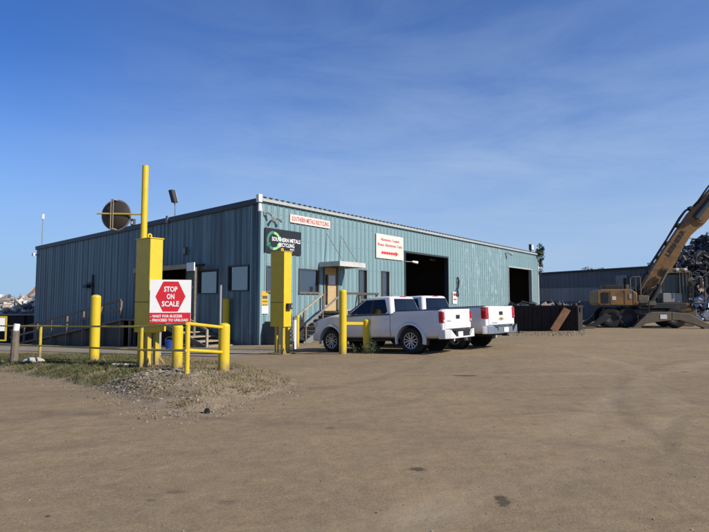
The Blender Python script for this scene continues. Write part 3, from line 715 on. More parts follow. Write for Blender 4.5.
# canopy above the door
cx0, cz = FP(320.5, 264.5); cx0 -= .1
cw = 2.15
mb = MB(); mb.box(cx0, cx0 + cw, -1.45, -.04, cz - .02, cz + .05)
mb.box(cx0, cx0 + cw, -1.49, -1.451, cz - .14, cz + .12); mb.box(cx0 - .04, cx0 - .001, -1.49, -.04, cz - .14, cz + .12); mb.box(cx0 + cw + .001, cx0 + cw + .04, -1.49, -.04, cz - .14, cz + .12)
cn = mb.build('canopy', M['canopy'], bld)
for dx in (.55, 1.75):
    mb = MB(); mb.cyl((cx0 + dx, -.04, cz + 1.75), (cx0 + dx, -1.3, cz + .06), .018, n=6); mb.build('tie_rod', M['grey'], cn)
DOORZ = z0
# ------------------------------------------------------------------ signs on the front
def wall_sign(name, tl, tr, br, bl, board, label, cat='sign', proud=.05):
    c = [FP(*q) for q in (tl, tr, br, bl)]
    x0 = (c[0][0] + c[3][0]) / 2; x1 = (c[1][0] + c[2][0]) / 2; z1 = (c[0][1] + c[1][1]) / 2; z0 = (c[2][1] + c[3][1]) / 2
    o = empty(name, W((x0 + x1) / 2, -.04, (z0 + z1) / 2), TH, label, cat)
    w_, h_ = x1 - x0, z1 - z0
    mb = MB(); mb.box(-w_ / 2, w_ / 2, -proud, -.0, -h_ / 2, h_ / 2); mb.build('board', board, o)
    return o, w_, h_, -proud
def flat(dx, dz, y): return lambda a, b, t: (a + dx, y - .003 - t, b + dz)
o, w_, h_, yy = wall_sign('wall_sign', (264, 226.8), (300, 233.2), (300, 255.5), (264, 252), M['signblack'], 'black company sign with green arrow ring high on the front wall corner')
r = h_ * .40; cx = -w_ * .27
def arc(mb, r0, r1, a0, a1, y, n=20, head=True):
    pts = []
    for i in range(n + 1):
        t = R(a0 + (a1 - a0) * i / n); pts.append((t,))
    outer = [(cx + r1 * math.cos(t[0]), r1 * math.sin(t[0])) for t in pts]; inner = [(cx + r0 * math.cos(t[0]), r0 * math.sin(t[0])) for t in pts]
    for i in range(n):
        mb.add([(outer[i][0], y, outer[i][1]), (outer[i + 1][0], y, outer[i + 1][1]), (inner[i + 1][0], y, inner[i + 1][1]), (inner[i][0], y, inner[i][1])], [(0, 1, 2, 3)])
    if head:
        t = R(a1); s = 1 if a1 > a0 else -1; d = (-math.sin(t) * s, math.cos(t) * s); rm = (r0 + r1) / 2; wd = (r1 - r0) * 1.1
        c0 = (cx + rm * math.cos(t), rm * math.sin(t)); n0 = (math.cos(t), math.sin(t))
        mb.add([(c0[0] + n0[0] * wd, y, c0[1] + n0[1] * wd), (c0[0] - n0[0] * wd, y, c0[1] - n0[1] * wd), (c0[0] + d[0] * wd * 1.7, y, c0[1] + d[1] * wd * 1.7)], [(0, 1, 2)])
mb = MB(); arc(mb, r * .72, r, 95, 205, yy - .004); arc(mb, r * .72, r, 215, 262, yy - .004, head=False); tagp(mb.build('emblem', M['green1'], o), 'dark green arc of the arrow ring')
mb = MB(); arc(mb, r * .70, r * .96, 262, 318, yy - .006); arc(mb, r * .66, r * .92, 92, 28, yy - .006); tagp(mb.build('emblem', M['green2'], o), 'light green arc of the arrow ring')
mb = text_mb('SOUTHERN METALS', w_ * .80, h_ * .17, flat(w_ * .07, h_ * .07, yy - .008), off=.02)
mb.v += []; mb.build('lettering', M['white_let'], o, fix=False)
mb = text_mb('RECYCLING', w_ * .44, h_ * .16, flat(w_ * .07, -h_ * .14, yy - .008), off=.02); mb.build('lettering', M['white_let'], o, fix=False)
mb = text_mb('INC', w_ * .12, h_ * .08, flat(w_ * .23, -h_ * .30, yy - .008), off=.02); mb.build('lettering', M['white_let'], o, fix=False)
o, w_, h_, yy = wall_sign('wall_sign', (289, 214.2), (328.8, 221.4), (328.8, 229), (289, 222), M['cream'], 'long narrow white sign with faded red capitals under the eave')
mb = text_mb('SOUTHERN METALS RECYCLING', w_ * .93, h_ * .60, flat(0, 0, yy), off=.018); mb.build('lettering', M['fadedred'], o, fix=False)
o, w_, h_, yy = wall_sign('wall_sign', (374.7, 232.8), (402, 238.2), (402.3, 261), (375.6, 257.4), M['cream'], 'large cream sign with red writing and arrow beside the first big opening')
mb = text_mb('Aluminum, Copper', w_ * .70, h_ * .15, flat(0, h_ * .27, yy), off=.022); mb.build('lettering', M['fadedred'], o, fix=False)
mb = text_mb('Brass, Aluminum Cans', w_ * .90, h_ * .15, flat(0, h_ * .06, yy), off=.022); mb.build('lettering', M['fadedred'], o, fix=False)
mb = MB(); bw = w_ * .085
for i in range(6): mb.box(-w_ * .32 + i * bw, -w_ * .32 + i * bw + bw * .86, yy - .006, yy - .001, -h_ * .32, -h_ * .21)
a = -w_ * .32 + 6 * bw
mb.prism([(a, -h_ * .38), (a + w_ * .11, -h_ * .265), (a, -h_ * .15)], lambda p_, q_, d_: (p_, d_, q_), yy - .006, yy - .001)
mb.build('arrow', M['red'], o)
# notices by the corner
o, w_, h_, yy = wall_sign('notice_sign', (260.5, 291), (267.3, 291.5), (267.3, 304.8), (260.5, 304.5), M['yellowsign'], 'yellow notice board with dark print at the building corner', proud=.03)
mb = MB(); mb.box(-w_ * .36, w_ * .36, yy - .004, yy - .0005, -h_ * .06, h_ * .16); mb.build('dark_print', M['frame'], o)
mb = MB(); mb.box(-w_ * .36, w_ * .36, yy - .004, yy - .0005, -h_ * .30, -h_ * .22); mb.build('print_line', M['frame'], o)
o, w_, h_, yy = wall_sign('notice_sign', (260.8, 305.4), (267.3, 305.8), (267.3, 313.8), (260.8, 313.4), M['paper'], 'small white notice just below the yellow notice', proud=.03)
o, w_, h_, yy = wall_sign('notice_sign', (452, 291.5), (456.4, 292.2), (456.4, 304), (452, 303.5), M['paper'], 'small pale notice with red print between the two big openings', proud=.03)
mb = MB(); mb.box(-w_ * .38, w_ * .38, yy - .004, yy - .0005, h_ * .16, h_ * .38); mb.build('red_print', M['fadedred'], o)
mb = MB(); mb.box(-w_ * .36, w_ * .36, yy - .004, yy - .0005, -h_ * .20, -h_ * .08); mb.build('print_line', M['fadedred'], o)
# cable on wall above notice
x, z = FP(456.6, 287); o = empty('hanging_cable', W(x, -.08, z), TH, 'black cable bundle hanging on the front wall above the pale notice', 'cable')
mb = MB(); rng = random.Random(3)
for k in range(4):
    pts = [(rng.uniform(-.12, .12) + .1 * math.sin(i), -.02 - .02 * k, .75 - i * .25) for i in range(7)]; mb.tube(pts, .035, 6)
mb.build('cable', M['black'], o)
# security lights near the corner
def flood(px, py, name, label, sc_=1.0, two=False, out=.05):
    x, z = FP(px, py); o = empty(name, W(x, -out, z), TH, label, 'lamp')
    mb = MB(); mb.box(-.07, .07, -.06, -.0, -.09, .09); mb.build('bracket', M['grey'], o)
    for sx in ((-1, 1) if two else (1,)):
        mb = MB(); mb.cyl((0, -.05, 0), (.22 * sx * sc_, -.28 * sc_, .03), .03, n=8); mb.build('arm', M['grey'], o)
        mb = MB(); mb.cyl((.17 * sx * sc_, -.22 * sc_, .06), (.40 * sx * sc_, -.46 * sc_, -.10), .07 * sc_, .13 * sc_, n=12)
        h = mb.build('lamp_head', M['alu'], o, smooth_=True)
        mb = MB(); mb.cyl((.401 * sx * sc_, -.461 * sc_, -.101), (.41 * sx * sc_, -.47 * sc_, -.107), .11 * sc_, n=12); mb.build('lens', M['lamp'], h)
    return o
flood(263.5, 213.5, 'security_light', 'single security light on the front wall close to the roof corner', .65)
flood(273, 219.5, 'security_light', 'twin-headed security light above the black company sign', .7, two=True)
flood(505, 253.5, 'security_light', 'small security light under the eave near the far opening')
x, z = FP(258.5, 203); o = empty('camera_unit', W(x - .05, -.1, z), TH, 'white weathered junction box and camera on the roof corner', 'camera')
mb = MB(); mb.box(-.12, .12, -.12, .10, .02, .40); mb.build('housing', M['white'], o, bevel=.03)
mb = MB(); mb.cyl((.02, -.02, -.05), (.02, -.05, -.42), .08, .11, n=10); mb.build('dome', M['white'], o, smooth_=True)
# arm lamp at first opening
x, z = FP(404.5, 261.5); o = empty('gooseneck_lamp', W(x, -.05, z), TH, 'pale arm lamp reaching out beside the first big opening', 'lamp')
mb = MB(); mb.cyl((0, 0, 0), (.5, -.35, -.02), .03, n=8); mb.build('arm', M['grey'], o); mb = MB(); mb.cyl((.4, -.3, .0), (.75, -.5, -.06), .06, .10, n=10); mb.build('lamp_head', M['white'], o)
x, z = FP(435, 260, 2.5); o = empty('strip_light', W(x, 2.5, z), TH, 'unlit white strip light hanging inside the first big opening', 'lamp')
mb = MB(); mb.box(-.7, .7, -.08, .08, -.05, .05); mb.build('housing', M['white'], o); mb = MB(); mb.box(-.7, .7, -.05, .05, -.08, -.051); mb.build('diffuser', M['lamp'], o)
for dx in (-.5, .5): mb = MB(); mb.cyl((dx, 0, .05), (dx, 0, EAVE - z - .4), .012, n=5); mb.build('hanger', M['grey'], o)
# roof floodlight at the far end
x, z = FP(531, 258)
o = empty('roof_floodlight', W(x, .1, EAVE + .1), TH, 'white rectangular floodlight on the far end of the roof', 'floodlight')
mb = MB(); mb.box(-.32, .32, -.28, .0, .18, .78); mb.build('housing', M['frame'], o, bevel=.03); mb = MB(); mb.box(-.27, .27, -.30, -.281, .23, .73); mb.build('lens', M['lamp'], o); mb = MB(); mb.box(-.05, .05, -.1, .0, -.05, .18); mb.build('bracket', M['frame'], o)
# conduit boxes
x, z = FP(524, 292)
# ------------------------------------------------------------------ front steps and landing
def woodrail(mb, pts, w_=.07, h_=.09):
    for a, b in zip(pts, pts[1:]): mb.beam(a, b, w_, h_)
st = empty('entrance_steps', W(4.3, 0, gl(3, -1)), TH, 'weathered entrance steps with handrails up to the tan door', 'stairs')
gz = gl(3, -1); lz = DOORZ - gz - .03
mb = MB(); mb.box(0, 3.2, -1.5, -.08, lz - .10, lz); mb.build('landing', M['wood'], st)
run = 2.7; nst = 7
mb = MB()
for i in range(nst):
    zt = lz * (nst - i) / (nst + 1); x1_ = -run * i / nst
    mb.box(x1_ - run / nst - .03, x1_, -1.42, -.25, zt - .05, zt)
mb.build('tread', M['wood'], st)
for y in (-1.49, -.23):
    mb = MB(); mb.beam((0, y, lz - .15), (-run - .1, y, -.05), .05, .26); mb.build('stringer', M['grey'], st)
for y in (-1.49, -.20):
    mb = MB(); mb.beam((0, y, lz + .95), (-run, y, .85), .05, .09); mb.build('handrail', M['grey'] if y < -1 else M['palewood'], st)
    for t in (0, .55, 1.0):
        mb = MB(); xx = -run * t; mb.box(xx - .035, xx + .035, y - .036, y + .036, lz * (1 - t) - .1, lz * (1 - t) + .93); mb.build('post', M['wood'], st)
mb = MB(); mb.beam((.05, -1.52, lz + .98), (3.2, -1.52, lz + .98), .06, .12); mb.beam((3.23, -1.55, lz + .98), (3.23, -.1, lz + .98), .06, .12); tagp(mb.build('handrail', M['frame'], st), 'dark landing rail')
for xx in (1.6, 3.2):
    mb = MB(); mb.box(xx - .05, xx + .05, -1.48, -1.38, -.2, lz + .92); mb.build('post', M['wood'], st)
for xx in (.1, 3.0):
    for y in (-1.3, -.25):
        mb = MB(); mb.box(xx - .06, xx + .06, y - .06, y + .06, -.3, lz - .1); mb.build('post', M['wood'], st)
# dark skirt under landing
mb = MB(); mb.box(.1, 3.1, -1.33, -1.29, .05, lz - .12); mb.build('skirt', M['frame'], st)

# air conditioner / louvred unit near the corner
x, z = FP(273, 333, -1.0)
hz = 1.25
o = empty('cooling_unit', W(.15, -1.05, gl(.8, -.8)), TH, 'dark louvred cooling unit standing at the building corner', 'cooling unit')
mb = MB(); mb.box(.0, .55, 0, .9, 0, hz * .86); tagp(mb.build('side_cabinet', M['dark_trim'], o, bevel=.02), None)
mb = MB(); mb.box(.60, 1.75, -.02, .9, .05, hz * 1.02); mb.build('cabinet', M['dark_trim'], o, bevel=.02)
mb = MB()
for i in range(13): mb.obox((.64, -.025, .12 + i * .085), (1.07, 0, 0), (0, -.03, -.03), (0, 0, .02))
mb.build('louvre', M['machblack'], o)
# metal rack and white pipe beside the second kiosk
p = G0(290.5, 351); o = empty('lattice_rack', p, TH, 'narrow grey lattice rack leaning beside the right-hand yellow kiosk', 'rack')
mb = MB()
for dx in (-.18, .18): mb.beam((dx, 0, 0), (dx, .12, 1.35), .03, .03)
for i in range(9): mb.beam((-.18, .12 * i / 9, .06 + i * .15), (.18, .12 * (i + 1) / 9, .06 + (i + 1) * .15 - .03), .018, .018); mb.beam((.18, .12 * i / 9, .06 + i * .15), (-.18, .12 * (i + 1) / 9, .06 + (i + 1) * .15 - .03), .018, .018)
mb.beam((.18, .0, 0), (.45, -.2, -.02), .03, .03); mb.beam((-.18, .0, .05), (.35, -.25, -.02), .03, .03)
mb.build('frame', M['grey'], o)
p = G0(294.5, 349); o = empty('vent_pipe', p, 0, 'short white pipe standing beside the lattice rack', 'pipe')
mb = MB(); mb.cyl((0, 0, -.05), (0, 0, 1.15), .075, n=14); mb.build('pipe', M['white'], o, smooth_=True); mb = MB(); mb.cyl((0, 0, 1.15), (0, 0, 1.24), .09, n=14); mb.build('cap', M['grey'], o, smooth_=True)

# ------------------------------------------------------------------ side wall: porch, stairs, ramp
y0, y1, z0, z1 = SD
RX = -1.75
mb = MB(); mb.box(-.055, .12, y0 - .09, y0, z0, z1 + .09); mb.box(-.055, .12, y1, y1 + .09, z0, z1 + .09); mb.box(-.055, .12, y0, y1, z1, z1 + .09); mb.build('opening_frame', M['dark_trim'], bld)
LZ = z0 - .02
yl0, yl1 = LP(195, 268, -1.1)[0], LP(134, 273, -1.1)[0]
zt = LP(190, 267, -1.1)[1]; zt2 = LP(165, 271, -1.1)[1]
print('PORCH', yl0, yl1, zt, zt2, LZ)
po = empty('side_porch', W(0, (y0 + y1) / 2, gl(-1, 7)), TH, 'dark timber porch roof over the side doorway', 'porch')
ymid = (y0 + y1) / 2; pz = gl(-1, 7)
ya, yb = yl0 - ymid, min(yl1, y1 + 1.5) - ymid; ZP = zt - pz + .1
mb = MB(); mb.obox((-1.1, ya + .6, ZP - .10), (1.04, 0, .14), (0, yb - ya - .6, 0), (0, 0, .10)); mb.build('roof', M['dark_trim'], po)
mb = MB(); mb.beam((-1.13, ya + .66, ZP - .06), (-1.13, yb, ZP - .10), .05, .24); mb.build('fascia', M['palewood'], po)
mb = MB(); mb.box(-1.16, -1.101, ya, ya + .64, ZP - .30, ZP + .12); tagp(mb.build('end_panel', M['white'], po), 'white panel on the porch corner')
for yy in (ya + .1, yb - .1):
    mb = MB(); mb.box(-1.08, -.96, yy - .06, yy + .06, -.1, ZP - .12); mb.build('post', M['wood'], po)
lp = empty('side_landing_stairs', W(-.1, y0, gl(-1, 5)), TH, 'wooden side stairs and landing below the porch', 'stairs')
lz2 = LZ - gl(-1, 5)
mb = MB(); mb.box(-1.75, 0, -.1, y1 - y0 + .9, lz2 - .1, lz2); mb.build('landing', M['wood'], lp)
run = y0 - LP(207, 338, RX)[0]; nst = 6
for i in range(nst):
    zt_ = lz2 * (nst - i) / (nst + 1); yy = -.1 - run * i / nst
    mb = MB(); mb.box(-1.62, -.12, yy - run / nst - .02, yy, zt_ - .05, zt_); mb.build('tread', M['palewood'], lp)
for x in (-1.68, -.06):
    mb = MB(); mb.beam((x, -.1, lz2 - .1), (x, -.1 - run, .05), .05, .26); mb.build('stringer', M['wood'], lp)
mb = MB(); mb.beam((-1.72, -.05, lz2 + 1.0), (-1.72, -run - .1, .95), .06, .10); mb.build('handrail', M['palewood'], lp)
for t in (0, 1.0):
    mb = MB(); yy = -.1 - run * t; mb.box(-1.78, -1.68, yy - .05, yy + .05, lz2 * (1 - t) - .1, lz2 * (1 - t) + .97); mb.build('post', M['palewood'], lp)
for yy in (.2, 1.4, 2.6):
    mb = MB(); mb.box(-1.7, -1.58, yy - .06, yy + .06, -.3, lz2 - .1); mb.build('post', M['wood'], lp)
mb = MB(); mb.box(-.35, -.30, 0, 2.8, -.2, lz2 - .12); mb.build('skirt', M['interior'], lp)
# planks and a bucket by the stairs
p = G0(182, 345.5); o = empty('plank_pile', p, TH + R(90), 'pile of pale planks dropped below the side stairs', 'planks')
rng = random.Random(8)
for i in range(9):
    mb = MB(); a = rng.uniform(-.4, .4); c = Vector((rng.uniform(-.9, .9), rng.uniform(-.3, .3), .04 + .045 * i)); d = Vector((math.cos(a), math.sin(a), rng.uniform(-.05, .12)))
    mb.beam(c - d * rng.uniform(.5, 1.0), c + d * rng.uniform(.5, 1.0), .16, .035); mb.build('plank', M['palewood'], o)
p = G0(169.3, 350); o = empty('bucket', p, 0, 'blue bucket standing near the side stairs', 'bucket')
mb = MB(); mb.lathe([(.0, .0), (.15, .0), (.19, .40), (.20, .40), (.20, .43), (.175, .43), (.14, .02), (0, .02)], n=18); mb.build('pail', M['blue'], o, smooth_=True)
mb = MB(); mb.tube([(.2 * math.cos(t), .03, .41 + .17 * math.sin(t)) for t in [math.pi * i / 8 for i in range(9)]], .008, 5); mb.build('handle', M['grey'], o)
# ramp
rp_top = [LP(a, b, RX) for a, b in ((12, 327), (46, 319.5), (89, 310.3), (132, 301))]
print('RAMP', rp_top)
ra_ = empty('access_ramp', W(-.9, 12, gl(-1, 12)), TH, 'long dark timber access ramp with railings climbing the shaded side wall', 'ramp')
rz = gl(-1, 12)
yA = y1 + .9; zA = LZ; yB = rp_top[0][0]; zB = gl(-1, yB) + .05
def deckz(y): return zA + (zB - zA) * (y - yA) / (yB - yA)
mb = MB(); mb.obox((-.85, yA - 12, zA - rz - .12), (1.65, 0, 0), (0, yB - yA, zB - zA), (0, 0, .12)); mb.build('deck', M['wood'], ra_)
ys_ = [yA + .1 + (yB - yA - .2) * i / 7 for i in range(8)]
for i, y in enumerate(ys_):
    mb = MB(); mb.box(-.90, -.80, y - 12 - .06, y - 12 + .06, gl(-1.7, y) - rz - .2, deckz(y) - rz + 1.0); mb.build('post', M['wood'], ra_)
for dz in (1.02, .52):
    mb = MB(); mb.beam((-.93, yA - 12, zA - rz + dz), (-.93, yB - 12, zB - rz + dz), .05, .13); mb.build('rail', M['wood'], ra_)
mb = MB(); n = 20
vs_ = []
for i in range(n + 1):
    y = yA + (yB - yA) * i / n; vs_ += [(-.70, y - 12, gl(-1.7, y) - rz - .1), (-.70, y - 12, deckz(y) - rz - .13), (-.66, y - 12, gl(-1.7, y) - rz - .1), (-.66, y - 12, deckz(y) - rz - .13)]
mb.add(vs_, [(4 * i + a, 4 * i + 4 + a, 4 * i + 5 + a, 4 * i + 1 + a) for i in range(n) for a in (0, 2)])
mb.build('skirt', M['machblack'], ra_)
# fittings on the side wall
def side_thing(px, py, name, label, cat, fn, off=.05):
    y, z = LP(px, py, -off); o = empty(name, W(-off, y, z), TH, label, cat); fn(o); return o
def f(o):
    mb = MB(); mb.box(-.08, 0, -.06, .06, -1.3, .55); mb.build('post', M['machblack'], o)
    mb = MB(); mb.box(-.10, -.02, .06, .75, -.12, .02); mb.build('arm', M['machblack'], o); mb = MB(); mb.box(-.28, 0, .35, .85, -.32, -.121); mb.build('lamp_head', M['machblack'], o)
side_thing(93, 283, 'wall_lamp', 'black bracket lamp on the side wall behind the tallest left bollard', 'lamp', f)
def f(o):
    mb = MB(); mb.box(-.18, 0, -.13, .13, -.18, .2); mb.build('housing', M['dark_trim'], o); mb = MB(); mb.box(-.22, -.181, -.1, .1, -.12, .05); mb.build('lens', M['lamp'], o)
side_thing(134.5, 222.5, 'wall_light', 'small wall light high on the side wall near the mirror back', 'lamp', f)
def f(o):
    mb = MB(); mb.box(-.12, 0, -.10, .10, -.2, .2); mb.build('housing', M['grey'], o); mb = MB(); mb.cyl((-.05, 0, -.2), (-.05, 0, -.9), .02, n=6); mb.build('conduit', M['grey'], o)
side_thing(168.5, 219.5, 'junction_box', 'grey junction box under the eave of the side wall', 'electrical box', f)
def f(o):
    mb = MB(); mb.box(-.12, 0, -.13, .13, -.2, .2); mb.build('housing', M['machgrey'], o); mb = MB(); mb.box(-.14, -.121, -.1, .1, -.15, .15); mb.build('cover', M['grey'], o)
side_thing(186, 251, 'junction_box', 'rusty brown junction box above the side porch', 'electrical box', f)
def f(o):
    mb = MB(); mb.box(-.08, 0, -.08, .08, -.1, .1); mb.build('housing', M['grey'], o); mb = MB(); mb.box(-.09, -.081, -.05, .05, -.06, .06); mb.build('cover', M['white'], o)
side_thing(194.5, 287, 'junction_box', 'tiny grey socket box left of the first side window', 'electrical box', f)
# thin mast with white tip at the back corner
y, z = LP(41.5, 238, 0); zt_ = LP(41.5, 219, 0)[1]
o = empty('antenna_mast', W(.05, y, z), TH, 'thin mast with white tip at the back roof corner', 'antenna')
mb = MB(); mb.cyl((0, 0, -1.0), (0, 0, zt_ - z), .03, n=6); mb.build('mast', M['grey'], o); mb = MB(); mb.cyl((0, 0, zt_ - z), (0, 0, zt_ - z + .35), .10, n=8); mb.build('tip', M['white'], o)
def f(o):
    mb = MB(); mb.box(-.35, 0, -.05, .05, -.05, .05); mb.build('arm', M['grey'], o); mb = MB(); mb.box(-.42, -.3, -.16, .16, -.1, .12); mb.build('lamp_head', M['white'], o)
side_thing(38.5, 255, 'wall_light', 'white lamp on a short arm near the back end of the side wall', 'lamp', f)
# floodlight on the side roof edge
y, z = LP(173, 207, 0)
o = empty('roof_floodlight', W(.15, y, z), TH, 'tilted black floodlight on the roof edge of the side wall', 'floodlight')
mb = MB(); mb.cyl((0, 0, -1.0), (0, 0, .30), .04, n=8); mb.build('pole', M['grey'], o)
mb = MB(); mb.obox((-.12, -.10, .28), (.26, 0, .0), (0, .34, 0), (0, .36, .78)); h = mb.build('lamp_head', M['machblack'], o, bevel=.03)
mb = MB(); mb.obox((.141, -.04, .34), (.02, 0, 0), (0, .24, 0), (0, .31, .66)); mb.build('lens', M['lamp'], h)
mb = MB(); mb.beam((0, .05, .12), (0, .12, .45), .1, .04); mb.build('bracket', M['white'], o)
# ------------------------------------------------------------------ bollards
def bollard(px, ytop, ybase, wpx, label, m='yellow', ground=None, h=None):
    p = GP(px, ybase) if ground is None else ground
    r = wpx * PXW(px, p) / 2; ht = ZAT(p, ytop) - p.z
    o = empty('bollard', p, random.uniform(0, 6), label, 'bollard', 'yellow bollards')
    prof = [(0, -.2), (r, -.2), (r, ht - r * .55)]; cap = [(r * 1.004, ht - r * .6), (r * 1.004, ht - r * .55)] + [(r * math.cos(t), ht - r * .55 + r * .55 * math.sin(t)) for t in [math.pi / 2 * i / 6 for i in range(1, 7)]]
    mb = MB(); mb.lathe(prof, n=28); mb.build('post', M[m], o, smooth_=True)
    mb = MB(); mb.lathe(cap, n=28); mb.build('cap', M[m], o, smooth_=True)
    return p, r, ht
PA = bollard(94, 294.6, 362, 9.3, 'tall yellow bollard standing alone at the left end of the grass')
PB = bollard(177, 324.3, 368, 10.3, 'yellow bollard just below the red stop sign')
PC = bollard(223.6, 322.8, 371, 11.2, 'stout yellow bollard at the right end of the pipe rail')
_y = LP(225.7, 340, -.24)[0]; pD = W(-.24, _y); pD.z = g0(pD.x, pD.y); PD = bollard(225.7, 297.5, 349.5, 7, 'slim yellow bollard further back near the side wall windows', ground=pD)
PE = bollard(342.8, 289.5, 354, 7.6, 'tall yellow bollard in front of the first truck cab')
PF = bollard(367, 318.8, 352.5, 7.8, 'short yellow bollard standing in weeds before the first truck')
PG = bollard(297.3, 315.2, 347, 3.7, 'thin yellow bollard beside the white vent pipe')
# crossbar between E and F
a = Vector(PE[0]); b = Vector(PF[0]); za = ZAT(a, 323.3); zb = ZAT(b, 323.3)
d = (b - a); d.z = 0; d.normalize()
o = empty('crossbar', a.lerp(b, .5), 0, 'yellow bar joining the tall and short bollards beside the truck', 'rail')
c = a.lerp(b, .5); mb = MB(); mb.beam(Vector((a.x, a.y, za)) + d * PE[1] - c, Vector((b.x, b.y, zb)) - d * PF[1] - c, .05, .09); mb.build('bar', M['yellow'], o)

# ------------------------------------------------------------------ kiosks
def kiosk(corner, ybase, ytop, ybot, label, wx, wy, mast=False):
    # corner: pixel column of the edge between the shaded and the lit face
    p = GP(corner, ybase); o = empty('scale_kiosk', p, TH, label, 'kiosk')
    z1 = ZAT(p, ytop) - p.z; z0 = ZAT(p, ybot) - p.z
    mb = MB(); mb.box(0, wx, 0, wy, z0, z1); cab_ = mb.build('cabinet', M['yellow'], o, bevel=.012)
    zs = z0 + (z1 - z0) * .32
    mb = MB(); mb.box(-.006, -.0005, .012, wy - .012, zs, zs + .015); mb.build('seam', M['machblack'], cab_)
    mb = MB(); mb.box(-.02, wx + .02, -.02, wy + .02, z1 - .004, z1 + .022); mb.build('lid', M['yellow'], o, bevel=.006)
    mb = MB(); mb.lathe([(.03, -.02), (.06, -.02), (.06, .02), (.03, .02)], (wx * .25, wy * .3, z1 + .075), 'Y', 14, True); mb.build('lifting_eye', M['yellow'], o, smooth_=True)
    for x, y in ((.07, .10), (wx - .06, .10), (wx * .5, wy - .14)):
        mb = MB(); mb.box(x - .05, x + .05, y - .05, y + .05, .02, z0 - .001); mb.build('leg', M['yellow2'], o)
    mb = MB(); mb.box(-.10, wx + .14, -.10, wy, -.05, .02); mb.build('base_plate', M['yellow2'], o)
    mb = MB(); mb.beam((.07, .10, .30), (.02, -.10, .02), .03, .03); mb.beam((wx - .06, .10, .30), (wx + .12, -.04, .02), .03, .03); mb.build('gusset', M['yellow'], o)
    return o, p, z0, z1
K1, kp1, k0, k1 = kiosk(147.3, 367, 238, 333, 'tall yellow kiosk cabinet on legs carrying the mirror mast, left of the stop sign', .34, .64)
mb = MB(); mb.box(.33, .5, .05, .2, k0 + .02, k0 + .14); mb.build('bracket', M['yellow'], K1)
K2, kp2, m0, m1 = kiosk(283.4, 354.5, 251.5, 327, 'tall yellow kiosk cabinet on legs near the building corner', .36, .66)
mb = MB(); mb.box(.10, .30, -.13, -.001, (m0 + m1) / 2 - .68, (m0 + m1) / 2 - .48); tagp(mb.build('intercom', M['machblack'], K2, bevel=.01), 'black intercom box'); mb = MB(); mb.box(.20, .32, -.15, -.131, (m0 + m1) / 2 - .64, (m0 + m1) / 2 - .52); mb.build('speaker', M['grey'], K2)
# mast with mirror seen from behind
mp_ = DP(142, 300, kp1.y + .42); mp_.z = gh(mp_.x, mp_.y); zt_ = ZAT(mp_, 166) - mp_.z
o = empty('mirror_mast', mp_, 0, 'slim yellow mast rising behind the left kiosk with a side arm', 'mast')
mb = MB(); mb.cyl((0, 0, -.2), (0, 0, zt_), .078, n=20); mb.build('pole', M['yellow'], o, smooth_=True)
mb = MB(); mb.cyl((0, 0, zt_ + .0005), (0, 0, zt_ + .01), .066, n=20); mb.build('cap', M['yellow2'], o)
zarm = ZAT(mp_, 214.5) - mp_.z; mc = DP(113, 214.3, mp_.y - .05); rm = 14.8 * PXW(0, mc)
mb = MB(); mb.cyl((-.06, -.03, zarm), (mc.x - mp_.x - rm * 1.05, -.09, zarm + .01), .022, n=8); mb.build('arm', M['yellow2'], o)
mi = empty('convex_mirror', mc, R(-8), 'round black back of a convex mirror on the yellow mast arm', 'mirror')
prof = [(0, .0)] + [(rm * s, .10 * s * s) for s in (.3, .6, .85, .97)] + [(rm, .13), (rm, .16), (rm * .96, .165)] + [(rm * s, .20 - .035 * s * s) for s in (.8, .5, 0.0)]
mb = MB(); mb.lathe(prof, axis='Y', n=36); tagp(mb.build('back_shell', M['mirrorback'], mi, smooth_=True), 'black moulded back shell')
mb = MB(); mb.lathe([(rm + .004, .125), (rm + .03, .125), (rm + .03, .17), (rm + .004, .17)], axis='Y', n=36, closed=True); mb.build('rim', M['grey'], mi, smooth_=True)
mb = MB(); mb.lathe([(0, .206), (rm * .5, .196), (rm * .93, .172)], axis='Y', n=36); mb.build('mirror_glass', M['chrome'], mi, smooth_=True)
mb = MB()
for dx in (-.03, .03): mb.beam((dx, -.05, -rm * 1.05), (dx, -.05, rm * 1.02), .014, .014, (0, 1, 0))
for s in (-1, 1): mb.beam((0, -.05, s * rm * 1.0), (0, .14, s * rm * 1.02), .09, .02, (0, 0, 1))
tagp(mb.build('bracket', M['palewood'], mi), 'pair of tan upright straps')
# stop sign on the kiosk side
ps = DP(170.5, 301.5, kp1.y - .16); wS = 38.5 * PXW(0, ps) * 1.02; hS = 43.5 * PXW(0, ps)
sg = empty('scale_sign', ps, R(11), 'square white and red STOP ON SCALE sign beside the left kiosk', 'sign')
mb = MB(); mb.box(-wS / 2, wS / 2, 0, .03, -hS / 2, hS / 2); mb.build('board', M['white'], sg)
hr = wS * .365; hc = hS * .115
hexp = [(-hr, hc), (-hr * .5, hc - hS * .345), (hr * .5, hc - hS * .345), (hr, hc), (hr * .5, hc + hS * .345), (-hr * .5, hc + hS * .345)]
mb = MB(); mb.prism(hexp, lambda a, b, d: (a, d, b), -.004, -.0005); mb.build('hexagon', M['red'], sg)
mb = MB(); mb.box(-wS / 2 + .004, wS / 2 - .004, -.004, -.0005, -hS / 2 + .004, -hS / 2 + hS * .245); mb.build('red_panel', M['red'], sg)
for t, dz in (('STOP', .205), ('ON', .0), ('SCALE', -.205)):
    mb = text_mb(t, wS * {'STOP': .33, 'ON': .185, 'SCALE': .42}[t], hS * .125, flat(0, hc + hS * dz * .82, -.005), off=.028); mb.build('lettering', M['white_let'], sg, fix=False)
